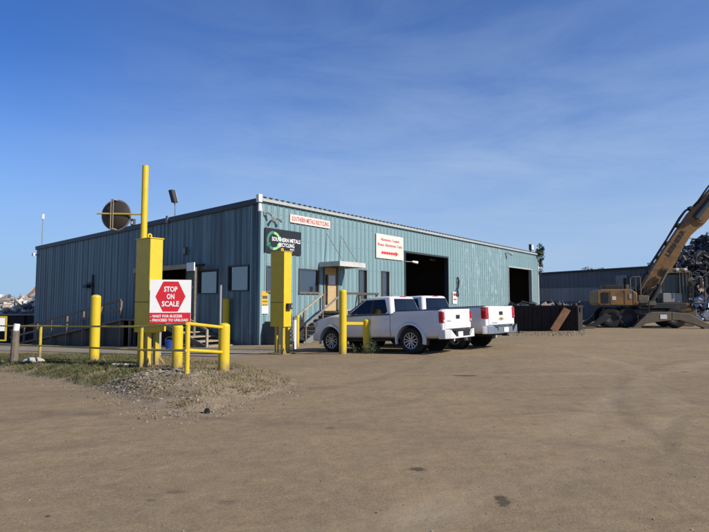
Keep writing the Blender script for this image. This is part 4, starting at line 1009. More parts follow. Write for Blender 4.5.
for t, dz, ww in (('- WAIT FOR BUZZER', .165, .78), ('- PROCEED TO UNLOAD', .075, .92)):
    mb = text_mb(t, wS * ww, hS * .062, flat(-wS * (.96 - ww) / 2, -hS / 2 + hS * dz, -.005), off=.03); mb.build('lettering', M['white_let'], sg, fix=False)
mb = MB(); mb.box(-.05, .05, .031, .16, -.1, .1); mb.build('bracket', M['grey'], sg)

# ------------------------------------------------------------------ pipe fence
P186 = GP(186.8, 374); P140 = GP(140.7, 368.5); PC_ = Vector(PC[0])
dirf = Vector((V.x, V.y)) 
P39 = GP(39.5, 362); PL = P39 + (P39 - P140) * 1.0
fe = empty('pipe_fence', P140, 0, 'yellow two-rail pipe fence along the top of the grass bank', 'fence')
def rel(p): return Vector(p) - P140
def at(p, py): q = Vector(p); q.z = ZAT(p, py); return q
for nm, p, pt in (('post', P39, 325.5), ('post', P140, 326.5), ('post', P186, 322.4)):
    mb = MB(); q = at(p, pt); mb.cyl(rel((p.x, p.y, p.z - .15)), rel(q), .042 if p is not P186 else .045, n=10); mb.build(nm, M['yellow2'] if p is not P186 else M['yellow'], fe, smooth_=True)
for ya, yb, yc, yd in ((326.0, 326.6, 323.6, 327.6), (345.5, 349.6, 350.2, 352.3)):
    off = Vector((0, -.05, 0))
    a = at(P39, ya); b = at(P140, yb); c = at(P186, yc); d = at(PC_, yd)
    l = a + (a - b) * 1.0
    mb = MB(); mb.tube([rel(l + off), rel(a + off), rel(b + off), rel(c + off)], .024, 10); mb.build('rail', M['yellow2'], fe, smooth_=True)
    mb = MB(); dd = (d - c); L_ = dd.length; mb.cyl(rel(c), rel(c + dd * (1 - PC[1] / L_)), .033, n=10); mb.build('rail', M['yellow'], fe, smooth_=True)
p = GP(219.5, 368); p = GP(219.6, 364); o = empty('thin_post', p, 0, 'thin grey metal post standing behind the stout right bollard', 'post')
mb = MB(); mb.cyl((0, 0, -.1), (0, 0, ZAT(p, 285.5) - p.z), .026, n=8); mb.build('pole', M['alu'], o, smooth_=True); mb = MB(); mb.cyl((0, 0, ZAT(p, 285.5) - p.z), (0, 0, ZAT(p, 285) - p.z), .03, n=8); mb.build('cap', M['grey'], o)
p = GP(13.5, 363); o = empty('wooden_post', p, .3, 'weathered wooden post with a white painted top by the fence', 'post')
h = ZAT(p, 330.5) - p.z; mb = MB(); mb.cyl((0, 0, -.2), (.03, 0, h), .115, .10, n=9); mb.build('post', M['wood'], o); mb = MB(); mb.cyl((.03, 0, h), (.05, 0, h + .20), .085, n=12); mb.build('cap', M['white'], o, smooth_=True)
p = GP(158.5, 363); p = G0(158.3, 357.5); o = empty('concrete_stub', p, 0, 'short grey concrete stub post behind the left kiosk legs', 'post')
mb = MB(); mb.cyl((0, 0, -.1), (0, 0, ZAT(p, 333) - p.z), .085, n=14); mb.build('post', M['concrete'], o, smooth_=True); mb = MB(); mb.cyl((0, 0, ZAT(p, 333) - p.z), (0, 0, ZAT(p, 332) - p.z), .09, n=14); mb.build('cap', M['concrete'], o)
# low white pipe on the grass left of kiosk
p = GP(128, 366); o = empty('ground_pipe', p, R(-4), 'white pipe lying on the grass at the foot of the left kiosk', 'pipe')
mb = MB(); mb.cyl((-.4, 0, .03), (.35, 0, .035), .028, n=8); mb.build('pipe', M['white'], o, smooth_=True)
# framed panel at the left edge
p = G0(1.5, 352); o = empty('framed_sign', p, R(8), 'white panel in a yellow frame at the left edge beyond the fence', 'sign')
s = PXW(0, p); z0_, z1_ = ZAT(p, 331) - p.z, ZAT(p, 317.5) - p.z; x1_ = 3.6 * s; x0_ = x1_ - 1.35
mb = MB(); mb.box(x0_ + .06, x1_ - .06, 0, .03, z0_, z1_); mb.build('panel', M['white'], o)
mb = MB(); zb_ = ZAT(p, 341) - p.z
mb.box(x0_, x0_ + .06, -.02, .05, 0, z1_ + .07); mb.box(x1_ - .06, x1_, -.02, .05, zb_, z1_ + .07); mb.box(x0_ + .06, x1_ - .06, -.02, .05, z1_ + .005, z1_ + .07); mb.box(x0_ + .06, x1_ - .06, -.02, .05, zb_, zb_ + .07)
mb.build('frame', M['yellow2'], o)

# ------------------------------------------------------------------ pick-up trucks (x forward from the rear axle, y to its left, z up)
def lerp(a, b, t): return a + (b - a) * t
def lathe_wheel(parent, x, y, r, wd, side, kind):
    wh = bpy.data.objects.new('wheel', None); lk(wh, parent); wh.location = (x, y, r)
    hw = wd / 2; s = side; ri = r * .63
    prof = [(ri, -hw * .9), (ri + .02, -hw * .98), (r * .9, -hw), (r * .965, -hw * .86), (r, -hw * .62), (r, hw * .62), (r * .965, hw * .86), (r * .9, hw), (ri + .02, hw * .98), (ri, hw * .9)]
    mb = MB(); mb.lathe(prof, axis='Y', n=36, closed=True); mb.build('tyre', M['tyre'], wh, smooth_=True)
    mb = MB(); mb.lathe([(ri * .999, -hw * .85), (ri * .999, hw * .90 * 1), (ri * .93, hw * .86), (ri * .90, hw * .2), (ri * .90, -hw * .8)], axis='Y', n=36, closed=True)
    if s < 0: mb.v = [(a, -b, c) for a, b, c in mb.v]
    rim = mb.build('rim', M['rim'], wh, smooth_=True)
    mb = MB(); mb.cyl((0, s * hw * .12, 0), (0, s * hw * .16, 0), ri * .9, n=28); mb.build('brake_well', M['rimdark'], rim)
    mb = MB(); ns = 6 if kind == 'a' else 5
    for k in range(ns):
        for dd in ((-.16, .16) if kind == 'a' else (-.10, .10)):
            a = 2 * math.pi * k / ns; a2 = a + dd * (1.5 if kind == 'a' else 1.8); a1 = a + dd * .9
            p = Vector((math.cos(a1) * ri * .2, s * hw * .72, math.sin(a1) * ri * .2)); q = Vector((math.cos(a2) * ri * .93, s * hw * .80, math.sin(a2) * ri * .93))
            mb.beam(p, q, .035, ri * (.19 if kind == 'a' else .16), (0, 1, 0))
    mb.cyl((0, s * hw * .4, 0), (0, s * hw * .82, 0), ri * .24, ri * .20, n=16)
    mb.build('spokes', M['rim'], rim, bevel=.006)
def truck(name, P, head, cfg, label):
    t = empty(name, P, head, label, 'pickup truck', ry=math.atan(.045) * cfg.get('slope', 1))
    hwB = cfg['W'] / 2; zt, zb = cfg['rail'], .46 if cfg['kind'] == 'a' else .50
    xr, xf = -cfg['over'], cfg['wb'] + cfg['front']; xa = cfg['cabr']; xc = cfg['cowl']
    def prof(x, hw, z1, z0, cr):
        half = [(0, z0), (hw * .80, z0), (hw * .955, z0 + .07), (hw * .99, z0 + .20), (hw, lerp(z0, z1, .46)), (hw * .968, lerp(z0, z1, .66)), (hw * .978, z1 - .15), (hw * .962, z1 - .045), (hw * .93, z1 - .008), (hw * .89, z1), (hw * .5, z1 + cr * .8), (0, z1 + cr)]
        return [Vector((x, y, z)) for y, z in half] + [Vector((x, -y, z)) for y, z in half[-2:0:-1]]
    bh = cfg['belt']
    S = [(xr, hwB * .965, zt, zb + .10, 0), (xr + .03, hwB * .985, zt, zb + .06, 0), (xr + .35, hwB, zt, zb, 0), (xa - .02, hwB, zt, zb, 0), (xa, hwB, bh, zb, 0), (xa + .5, hwB, bh, zb, .0), (xc - .25, hwB * .995, bh, zb, .0), (xc, hwB * .99, bh - .015, zb, .03),
         (xc + .45, hwB * .985, cfg['hood'] + .02, zb, .05), (xf - .45, hwB * .96, cfg['hood'] - .06, zb + .02, .055), (xf - .18, hwB * .90, cfg['hood'] - .13, zb + .04, .05), (xf - .04, hwB * .80, cfg['hood'] - .24, zb + .06, .03), (xf, hwB * .70, cfg['hood'] - .34, zb + .12, .0)]
    mb = MB(); mb.loft([prof(*s) for s in S]); body = mb.build('body', M['carwhite'], t)
    # cut wheel wells and bed
    mb = MB()
    for x in (0, cfg['wb']):
        for s in (-1, 1): mb.cyl((x, s * (hwB - .36), cfg['r'] + .02), (x, s * (hwB + .2), cfg['r'] + .02), cfg['r'] + .085, n=40)
    boolean(body, mb.build('cut', M['under'], t))
    mb = MB(); mb.box(xr + .075, xa - .09, -hwB + .13, hwB - .13, .92, zt + .3); boolean(body, mb.build('cut', M['under'], t))
    sm(body, 28)
    be = body.modifiers.new('bevel', 'BEVEL'); be.width = .012; be.segments = 2; be.limit_method = 'ANGLE'; be.angle_limit = R(40)
    mb = MB(); mb.box(xr + .077, xa - .092, -hwB + .132, hwB - .132, .925, .94); mb.build('bed_liner', M['black'], t)
    mb = MB()
    for s in (-1, 1): mb.box(xr + .06, xa - .08, s * (hwB - .10) - .045, s * (hwB - .10) + .045, zt + .003, zt + .022)
    mb.build('bed_rail_cap', M['black'], t, bevel=.008)
    # wheel well liners
    for x in (0, cfg['wb']):
        for s in (-1, 1):
            mb = MB(); mb.cyl((x, s * (hwB - .345), cfg['r'] + .02), (x, s * (hwB - .34), cfg['r'] + .02), cfg['r'] + .08, n=30); mb.build('wheel_liner', M['under'], t)
            # flare
            n = 22; r0 = cfg['r'] + .075; r1 = r0 + cfg['flare']; vs_ = []; fs_ = []
            for i in range(n + 1):
                a = R(-14 + 208 * i / n); c_, s_ = math.cos(a), math.sin(a); cz_ = cfg['r'] + .02
                for rr, yy in ((r0, hwB - .06), (r0, hwB + cfg['fout']), (r0 + (r1 - r0) * .55, hwB + cfg['fout'] * .95), (r1, hwB - .004), (r1, hwB - .06)):
                    vs_.append((x + rr * c_, s * yy, cz_ + rr * s_))
            for i in range(n):
                for k in range(5): fs_.append((i * 5 + k, i * 5 + (k + 1) % 5, (i + 1) * 5 + (k + 1) % 5, (i + 1) * 5 + k))
            fs_ += [(0, 1, 2, 3, 4), tuple(n * 5 + q for q in (4, 3, 2, 1, 0))]
            mb = MB(); mb.add(vs_, fs_); mb.build('fender_flare', M['carwhite'], t, smooth_=True)
            lathe_wheel(t, x, s * (hwB - .16), cfg['r'], .27, s, cfg['kind'])
    # cab
    hb, ht_, zr = hwB * .945, hwB * .74, cfg['roof']
    x0, x1, x2, x3 = xa + .01, xc - .02, xa + .16, cfg['rooff']
    def ring(xa_, xb_, hw, z, ch=.10, crown=0.0):
        m_ = (xa_ + xb_) / 2
        return [Vector(q) for q in ((xa_, -hw + ch, z), (xa_ + ch * .8, -hw, z), (m_, -hw, z), (xb_ - ch * 1.6, -hw, z), (xb_ - ch * .3, -hw + ch * 1.2, z), (xb_ + .03, 0, z),
                                        (xb_ - ch * .3, hw - ch * 1.2, z), (xb_ - ch * 1.6, hw, z), (m_, hw, z), (xa_ + ch * .8, hw, z), (xa_, hw - ch, z), (xa_ - .015, 0, z))]
    zs_ = zr - .085
    R0 = ring(x0, x1, hb, bh - .05); R1 = ring(x2, x3, ht_, zs_)
    Rc = [R1, ring(x2 + .03, x3 - .05, ht_ - .025, zr - .03, .11), ring(x2 + .10, x3 - .18, ht_ - .10, zr - .006, .12), ring(x2 + .4, x3 - .5, ht_ - .42, zr + .012, .12)]
    mb = MB(); mb.loft([R0] + Rc); cab_ = mb.build('cab', M['carwhite'], t, smooth_=True); sm(cab_, 24)
    b_ = cab_.modifiers.new('bevel', 'BEVEL'); b_.width = .03; b_.segments = 3; b_.limit_method = 'ANGLE'; b_.angle_limit = R(22)
    def sidey(z): return lerp(hb, ht_, (z - (bh - .05)) / (zs_ - (bh - .05)))
    def rearx(z): return lerp(x0, x2, (z - (bh - .05)) / (zs_ - (bh - .05)))
    def frontx(z): return lerp(x1, x3, (z - (bh - .05)) / (zs_ - (bh - .05)))
    zg0, zg1 = bh + .022, zr - .108
    def sidepane(poly, nm, par):
        for s in (-1, 1):
            mb = MB(); mb.prism(poly, lambda a, b, d: (a, s * (sidey(b) + d), b), -.02, .004); mb.build(nm, M['carglass'], par[s], bevel=.003)
    # doors (panels with gaps) and glass
    xm = cfg['pillar']; xh = cfg['hinge']; bt = zb + .09
    zl = [bt, zb + .20, lerp(zb, bh, .46), lerp(zb, bh, .66), bh - .15, bh - .05]
    def yb(z):
        ks = [(zb + .07, hwB * .955), (zb + .20, hwB * .99), (lerp(zb, bh, .46), hwB), (lerp(zb, bh, .66), hwB * .968), (bh - .15, hwB * .978), (bh - .045, hwB * .962)]
        for (a, ya_), (b_, yb_) in zip(ks, ks[1:]):
            if z <= b_: return lerp(ya_, yb_, max(0, (z - a) / (b_ - a)))
        return ks[-1][1]
    for s in (-1, 1):
        mb = MB()
        for za, zb_ in zip(zl, zl[1:]): mb.add([(xa + .10, s * (yb(za) + .0015), za), (xh + .02, s * (yb(za) + .0015), za), (xh + .02, s * (yb(zb_) + .0015), zb_), (xa + .10, s * (yb(zb_) + .0015), zb_)], [(0, 1, 2, 3)])
        mb.build('door_gap', M['under'], t)
        ar = cfg['r'] + .16
        for (da, db_), isfront in (((xa + .115, xm - .006), False), ((xm + .006, xh), True)):
            vs_ = []; fs_ = []
            xs_ = [lerp(da, db_, i / 5) for i in range(6)]
            for i, x in enumerate(xs_):
                for z in zl: vs_.append((x, s * (yb(z) + .006), z))
                for z in zl: vs_.append((x, s * (yb(z) - .004), z))
            m_ = len(zl)
            for i in range(5):
                for k in range(m_ - 1):
                    fs_.append((i * 2 * m_ + k, (i + 1) * 2 * m_ + k, (i + 1) * 2 * m_ + k + 1, i * 2 * m_ + k + 1))
                fs_.append((i * 2 * m_, i * 2 * m_ + m_, (i + 1) * 2 * m_ + m_, (i + 1) * 2 * m_)); fs_.append((i * 2 * m_ + m_ - 1, i * 2 * m_ + 2 * m_ - 1, (i + 1) * 2 * m_ + 2 * m_ - 1, (i + 1) * 2 * m_ + m_ - 1))
            for k in range(m_ - 1):
                fs_.append((k, k + 1, m_ + k + 1, m_ + k)); e = 5 * 2 * m_; fs_.append((e + k, e + k + 1, e + m_ + k + 1, e + m_ + k))
            mb = MB(); mb.add(vs_, fs_); d = mb.build('door', M['carwhite'], t, smooth_=True)
            hx = da + .16; hzz = bh - .17
            mb = MB(); mb.box(hx - .09, hx + .09, s * (yb(hzz) + .02) - .012, s * (yb(hzz) + .02) + .012, hzz - .018, hzz + .018); mb.build('handle', M['carwhite'] if cfg['kind'] == 'a' else M['chrome'], d, bevel=.008)
            if isfront:
                poly = [(xm + .05, zg0), (frontx(zg0) - .24, zg0), (frontx(zg1) - .20, zg1), (xm + .05, zg1)]
            else:
                q = rearx(zg1) + .24; poly = [(rearx(zg0) + .22, zg0 + .06), (rearx(zg0) + .28, zg0), (xm - .045, zg0), (xm - .045, zg1), (q + .04, zg1), (q, zg1 - .05)]
            mb = MB(); mb.prism(poly, lambda a, b, d_: (a, s * (sidey(b) + d_), b), -.02, .004); mb.build('window', M['carglass'], d)
        # black centre pillar and fuel flap
        mb = MB(); mb.prism([(xm - .044, zg0 - .002), (xm + .049, zg0 - .002), (xm + .049, zg1 + .002), (xm - .044, zg1 + .002)], lambda a, b, d: (a, s * (sidey(b) + d), b), -.01, .003); mb.build('centre_pillar', M['black'], t)
        # belt moulding
        mb = MB(); mb.beam((xa + .12, s * (hb + .016), bh - .002), (xh - .05, s * (hb + .016), bh - .004), .05, .03); mb.build('belt_moulding', M['black'] if cfg['kind'] == 'a' else M['carwhite'], t)
        # mirror
        mx_ = xc - .55
        mr_ = bpy.data.objects.new('side_mirror', None); lk(mr_, t)
        mb = MB(); mb.box(mx_, mx_ + .15, s * (hwB + .14) - .11, s * (hwB + .14) + .11, bh - .01, bh + .19); mb.build('housing', M['carwhite'] if cfg['kind'] == 'a' else M['black'], mr_, bevel=.035, seg=3)
        mb = MB(); mb.box(mx_ - .004, mx_ - .0005, s * (hwB + .14) - .09, s * (hwB + .14) + .09, bh + .01, bh + .17); mb.build('mirror_glass', M['chrome'], mr_)
        mb = MB(); mb.box(mx_ + .03, mx_ + .10, s * (hwB - .02) - .09, s * (hwB - .02) + .09, bh - .005, bh + .04); mb.build('arm', M['black'], mr_)
    # rear glass and windshield
    def quad(nm, xf_, z0_, z1_, w0, w1, sgn):
        mb = MB(); g = []
        for d in (-.02, .008):
            for k in range(7):
                f = -1 + 2 * k / 6
                for z, w_ in ((z0_, w0), (z1_, w1)):
                    bow = (.03 if sgn > 0 else -.015) * (1 - abs(f)); g.append((xf_(z) + sgn * d + bow, f * w_, z))
        fs_ = []
        for k in range(6):
            fs_ += [(2 * k, 2 * k + 1, 2 * k + 3, 2 * k + 2), (14 + 2 * k, 14 + 2 * k + 2, 14 + 2 * k + 3, 14 + 2 * k + 1), (2 * k, 2 * k + 2, 16 + 2 * k, 14 + 2 * k), (2 * k + 1, 15 + 2 * k, 17 + 2 * k, 2 * k + 3)]
        fs_ += [(0, 14, 15, 1), (12, 13, 27, 26)]
        mb.add(g, fs_); return mb.build(nm, M['carglass'], t)
    quad('rear_window', rearx, zg0 - .0, zg1 + .01, hb - .16, ht_ - .12, -1)
    quad('windshield', frontx, zg0 - .05, zg1 + .0, hb - .10, ht_ - .10, 1)
    mb = MB(); mb.box(rearx(zr - .06) - .0, rearx(zr - .06) + .06, -.16, .16, zr - .045, zr - .012); mb.build('brake_light', M['tail'], t, bevel=.008)
    if cfg['kind'] == 'a':
        mb = MB(); mb.prism([(0, 0), (.20, 0), (.17, .055), (.07, .05)], lambda a, b, d: (x2 + .35 + a, d, zr + b), -.012, .012); mb.build('antenna_fin', M['carwhite'], t)
    # tailgate
    ts = cfg['ts']
    mb = MB(); tw = hwB * ts
    mb.box(xr - .022, xr + .04, -tw, tw, zb + .24, zt - .005); tg = mb.build('tailgate', M['carwhite'], t, bevel=.014, seg=3)
    mb = MB(); mb.box(xr - .030, xr - .0225, -tw + .06, tw - .06, zt - .10, zt - .03); mb.box(xr - .028, xr - .0225, -tw + .06, tw - .06, zb + .34, zb + .44); mb.build('crease', M['carwhite'], tg, bevel=.003)
    hz_ = zt - .24
    mb = MB(); mb.box(xr - .034, xr - .0225, -.12, .12, hz_ - .06, hz_ + .06); mb.build('handle', M['black'], tg, bevel=.01)
    if cfg['kind'] == 'a':
        mb = MB(); mb.box(xr - .028, xr - .0225, tw - .36, tw - .12, zb + .50, zb + .53); mb.build('badge', M['grey'], tg)
    else:
        zq = hz_ - .19; mb = MB()
        mb.prism([(-.16, -.025), (-.06, -.025), (-.05, -.055), (.05, -.055), (.06, -.025), (.16, -.025), (.145, .025), (.06, .025), (.05, .055), (-.05, .055), (-.06, .025), (-.145, .025)], lambda a, b, d: (xr - d, a, zq + b), .0225, .034); mb.build('emblem', M['gold'], tg)
        mb = MB(); mb.box(xr - .028, xr - .0225, tw - .52, tw - .16, zb + .33, zb + .36); mb.build('badge', M['grey'], tg)
    # tail lamps
    for s in (-1, 1):
        y0_, y1_ = hwB * ts + .012, hwB * .985 + .006
        lz0, lz1 = cfg['lamp']
        mb = MB(); mb.box(xr - .03, xr + (.13 if cfg['kind'] == 'a' else .17), min(s * y0_, s * y1_), max(s * y0_, s * y1_), lz0, lz1); lm = mb.build('tail_lamp', M['tail'], t, bevel=.03, seg=3)
        a_, b_ = sorted((s * (y0_ + .015), s * (y1_ - .03)))
        mb = MB(); hgt = lz1 - lz0; mb.box(xr - .036, xr - .029, a_, b_, lz0 + .03, lz0 + hgt * .30); mb.build('reverse_lens', M['clear'] if cfg['kind'] == 'a' else M['tail'], lm, bevel=.003)
        mb = MB(); mb.box(xr - .034, xr - .0295, a_, b_, lz0 + hgt * .36, lz0 + hgt * .42); mb.build('lens_divider', M['rimdark'], lm)
    # rear bumper
    bz0, bz1 = zb + .02, zb + .25
    mb = MB(); mm = M['carwhite'] if cfg['kind'] == 'a' else M['chrome']
    if True:
        prf = [(xr - .20, .48), (xr - .18, .80), (xr - .06, .965), (xr + .16, .985), (xr + .16, .93), (xr - .02, .90), (xr - .10, .74), (xr - .12, .48)]
        prf = [(a, b * hwB) for a, b in prf]
        outer = [(a, b) for a, b in prf[:4]]; inner = [(a, b) for a, b in prf[4:]]
        # one bar: outer skin right, inner skin, mirrored, with the centre dropped below
        path = [(a, -b, c_, -d_) for (a, b), (c_, d_) in zip(outer[::-1], inner)] + [(a, b, c_, d_) for (a, b), (c_, d_) in zip(outer, inner[::-1])]
        mb.loft([[Vector((a, b, bz0 - .03)), Vector((a, b, (bz1 + .02) if abs(b) > hwB * .6 else bz0 + .02)), Vector((c_, d_, (bz1 + .02) if abs(b) > hwB * .6 else bz0 + .02)), Vector((c_, d_, bz0 - .03))] for a, b, c_, d_ in path])
    bp = mb.build('rear_bumper', mm, t, bevel=.018, seg=3)
    mb = MB(); mb.box(xr - .18, xr + .02, -hwB * .475, hwB * .475, bz0 - .02, bz1 - .04); mb.build('step', M['black'] if cfg['kind'] == 'a' else M['chrome'], bp, bevel=.012)
    mb = MB(); mb.box(xr - .19, xr - .02, -hwB * .82, hwB * .82, bz1 + .021, bz1 + .034); mb.build('step_pad', M['black'], bp)
    mb = MB(); py_ = cfg['plate']; mb.box(xr - .202, xr - .1805, py_ - .155, py_ + .155, bz0 + .01, bz0 + .165); mb.build('licence_plate', M['paper'], t, bevel=.003)
    mb = MB(); mb.box(xr - .24, xr - .05, -.05, .05, bz0 - .12, bz0 - .03); mb.build('tow_hitch', M['black'], t)
    # front end
    mb = MB(); mb.box(xf - .06, xf + .012, -.52, .52, zb + .30, cfg['hood'] - .34); gr = mb.build('grille', M['black'], t, bevel=.02)
    mb = MB()
    for k in range(4): mb.box(xf + .0125, xf + .02, -.48, .48, zb + .34 + k * .08, zb + .36 + k * .08)
    mb.build('grille_bar', M['chrome'], gr)
    for s in (-1, 1):
        a_, b_ = sorted((s * hwB * .60, s * hwB * .90))
        mb = MB(); mb.box(xf - .33, xf - .045, a_, b_, cfg['hood'] - .34, cfg['hood'] - .19); mb.build('headlight', M['clear'], t, bevel=.04, seg=3)
    mb = MB(); mb.box(xf - .35, xf + .06, -hwB * .84, hwB * .84, zb - .06, zb + .22); mb.build('front_bumper', M['carwhite'] if cfg['kind'] == 'a' else M['chrome'], t, bevel=.06, seg=3)
    # chassis
    mb = MB()
    for s in (-1, 1): mb.box(xr + .1, xf - .4, s * .45 - .05, s * .45 + .05, .40, .54)
    for x in (xr + .2, .6, 1.8, cfg['wb'] - .6): mb.box(x - .05, x + .05, -.4, .4, .42, .52)
    ch_ = mb.build('chassis', M['under'], t)
    mb = MB(); mb.cyl((0, -hwB + .2, cfg['r']), (0, hwB - .2, cfg['r']), .055, n=10); mb.cyl((cfg['wb'], -hwB + .2, cfg['r']), (cfg['wb'], hwB - .2, cfg['r']), .05, n=10); mb.lathe([(0, -.17), (.1, -.15), (.16, 0), (.1, .15), (0, .17)], (0, 0, cfg['r']), 'Y', 14); mb.build('axle', M['under'], ch_)
    mb = MB(); mb.cyl((-.95, -.38, .50), (-.35, -.38, .50), .10, n=14); mb.cyl((-.35, -.38, .48), (1.6, -.30, .44), .03, n=8); mb.build('exhaust', M['grey'], ch_)
    mb = MB(); mb.box(.3, cfg['wb'] - .55, -hwB * .75, hwB * .75, zb - .02, zb + .1); mb.build('floor_pan', M['under'], ch_)
    # running boards / mud flap
    for s in (-1, 1):
        a_, b_ = sorted((s * (hwB - .16), s * (hwB + .0)))
        mb = MB(); mb.box(cfg['r'] + .35, cfg['wb'] - cfg['r'] - .25, a_, b_, zb - .07, zb - .02); mb.build('side_step', M['black'], t, bevel=.015)
        mb = MB(); a_, b_ = sorted((s * (hwB - .30), s * (hwB - .05))); mb.box(-cfg['r'] - .10, -cfg['r'] - .08, a_, b_, .26, zb + .1); mb.build('mud_flap', M['black'], t)
    return t
HEAD = TH + math.pi / 2
A = dict(kind='a', W=1.91, wb=3.24, over=1.16, front=.93, rail=1.33, belt=1.25, hood=1.24, roof=1.84, cabr=.62, cowl=2.80, rooff=1.98, pillar=1.50, hinge=2.60, r=.40, flare=.085, fout=.035, ts=.86, lamp=(.92, 1.26), plate=.20)
B = dict(kind='b', W=2.03, wb=3.75, over=1.25, front=1.0, rail=1.40, belt=1.27, hood=1.28, roof=1.90, cabr=1.20, cowl=3.35, rooff=2.50, pillar=2.10, hinge=3.15, r=.405, flare=.05, fout=.012, ts=.80, lamp=(.98, 1.37), plate=0)
pw = G0(411.5, 353.8); lat = Vector((-U.x, -U.y, 0))
def place(pw, hw, cfgname, head):
    l = Vector((math.cos(head + math.pi / 2), math.sin(head + math.pi / 2), 0)); return pw - l * (hw - .06)
pt = place(pw, A['W'] / 2, 'a', HEAD)
truck('pickup_truck', pt, HEAD, A, 'white double-cab pickup with white rear bumper, nearest the bollards')
pw2 = G0(455, 348.8); HB = HEAD - R(5)
truck('pickup_truck', place(pw2, B['W'] / 2, 'b', HB), HB, B, 'larger white pickup with chrome rear bumper and gold emblem, parked on the far side')
# ------------------------------------------------------------------ material handler on the right
EX = G0(646, 327); EX = EX * 1.0
print('EX', EX)
EXH = R(-14)
def E(px, py, y=-.5):       # pixel on the machine's own upright plane -> local (x, z)
    d = ray(px, py); hx, hy = math.cos(EXH), math.sin(EXH); nx, ny = -hy, hx
    t = (EX.x * nx + EX.y * ny + y) / (d.x * nx + d.y * ny); q = d * t
    return (q.x - EX.x) * hx + (q.y - EX.y) * hy, CAMZ + q.z - EX.z
ex = empty('material_handler', EX, R(-14), 'dirty yellow wheeled material handler with raised boom before the scrap heap', 'excavator')
s = PXW(0, EX)
def ebox(mb, pxa, pya, pxb, pyb, y0, y1):
    a, z1 = E(pxa, pya); b, z0 = E(pxb, pyb); mb.box(a, b, y0, y1, z0, z1)
# counterweight and engine housing
x0, zt = E(594.5, 289.5); x1, zb = E(634, 305.5)
mb = MB(); mb.prism([(x0, zb + .15), (x0 + .15, zb), (x1, zb), (x1, zt - .25), (x1 - .35, zt), (x0 + .25, zt), (x0, zt - .12)], lambda a, b, d: (a, d, b), -1.35, 1.35)
hs = mb.build('engine_housing', M['machyellow'], ex, bevel=.05)
mb = MB(); a, zq = E(598.5, 292.5); b, zr_ = E(606, 303)
mb.box(a, b, -1.37, -1.351, zr_, zq); mb.build('side_grille', M['signblack'], hs)
mb = MB()
for i in range(9): mb.box(a + .03, b - .03, -1.385, -1.371, zr_ + .06 + i * (zq - zr_) / 9.2, zr_ + .085 + i * (zq - zr_) / 9.2)
mb.build('grille_slat', M['machblack'], hs)
for c in (607.2, 621, 629.5):
    xx = E(c, 300)[0]; mb = MB(); mb.box(xx, xx + .025, -1.362, -1.3505, zb + .08, zt - .1); mb.build('panel_seam', M['machblack'], hs)
mb = MB(); a, zq = E(609, 296.5); mb.box(a, a + .22, -1.362, -1.3505, zq - .22, zq); mb.build('decal', M['paper'], hs)
mb = MB(); a, zq = E(625.5, 296); mb.box(a, a + .16, -1.375, -1.3505, zq - .18, zq + .12); mb.build('hatch', M['machlight'], hs)
mb = MB(); xx0 = E(596, 287)[0]
mb.box(x0 + .5, x0 + 1.6, -.9, .9, zt + .001, zt + .28); mb.build('cooler_hood', M['machblack'], ex, bevel=.04)
mb = MB(); mb.cyl((x0 + 2.0, .5, zt), (x0 + 2.0, .5, zt + .75), .10, n=12); mb.build('exhaust', M['machblack'], ex, smooth_=True)
mb = MB(); mb.cyl((x0 + 1.8, -.4, zt), (x0 + 1.8, -.4, zt + .3), .22, n=14); mb.build('air_filter', M['machblack'], ex, smooth_=True)
# handrails on top
mb = MB(); ya = -1.25
mb.tube([(x0 + .2, ya, zt), (x0 + .2, ya, zt + .35), (x0 + 1.2, ya, zt + .35), (x0 + 1.2, ya, zt)], .025, 6); mb.build('handrail', M['machblack'], ex)
xh = E(627, 280)[0]; zh = E(627, 277.5)[1]; xe = E(637, 280)[0]
mb = MB(); mb.tube([(xh, ya, zt - .6), (xh, ya, zh - .12), (xh + .12, ya, zh), (xe, ya, zh), (xe, ya, zt - .4)], .03, 8); mb.tube([(xh + .3, ya, zt - .4), (xh + .3, ya, zh)], .025, 6); mb.build('handrail', M['machgrey'], ex)
# turntable frame, steps
x2, zf = E(637, 305); x3, zg = E(679, 312)
mb = MB(); mb.box(x1 + .001, E(683, 309)[0], -1.2, 1.3, zb - .18, zb + .16); mb.build('revolving_frame', M['machblack'], ex, bevel=.03)
mb = MB(); mb.box(x1 + .05, x1 + .65, -1.32, -1.0, zb + .17, zb + .62); mb.build('tool_box', M['machgrey'], ex, bevel=.04)
mb = MB()
for k in range(3): mb.box(x1 + .1, x1 + .6, -1.5, -1.33, zb - .5 + k * .32, zb - .46 + k * .32)
mb.beam((x1 + .1, -1.42, zb - .6), (x1 + .1, -1.42, zb + .3), .05, .05); mb.beam((x1 + .6, -1.42, zb - .6), (x1 + .6, -1.42, zb + .3), .05, .05); mb.build('step', M['machblack'], ex)
mb = MB(); a, zq = E(629, 301); mb.box(a, a + 1.3, -1.34, -1.19, zq - .25, zq); mb.build('hose_bundle', M['machgrey'], ex)
mb = MB(); mb.cyl((-.1, 0, zb - .55), (-.1, 0, zb - .16), .95, n=28); mb.build('slew_ring', M['machblack'], ex, smooth_=True)
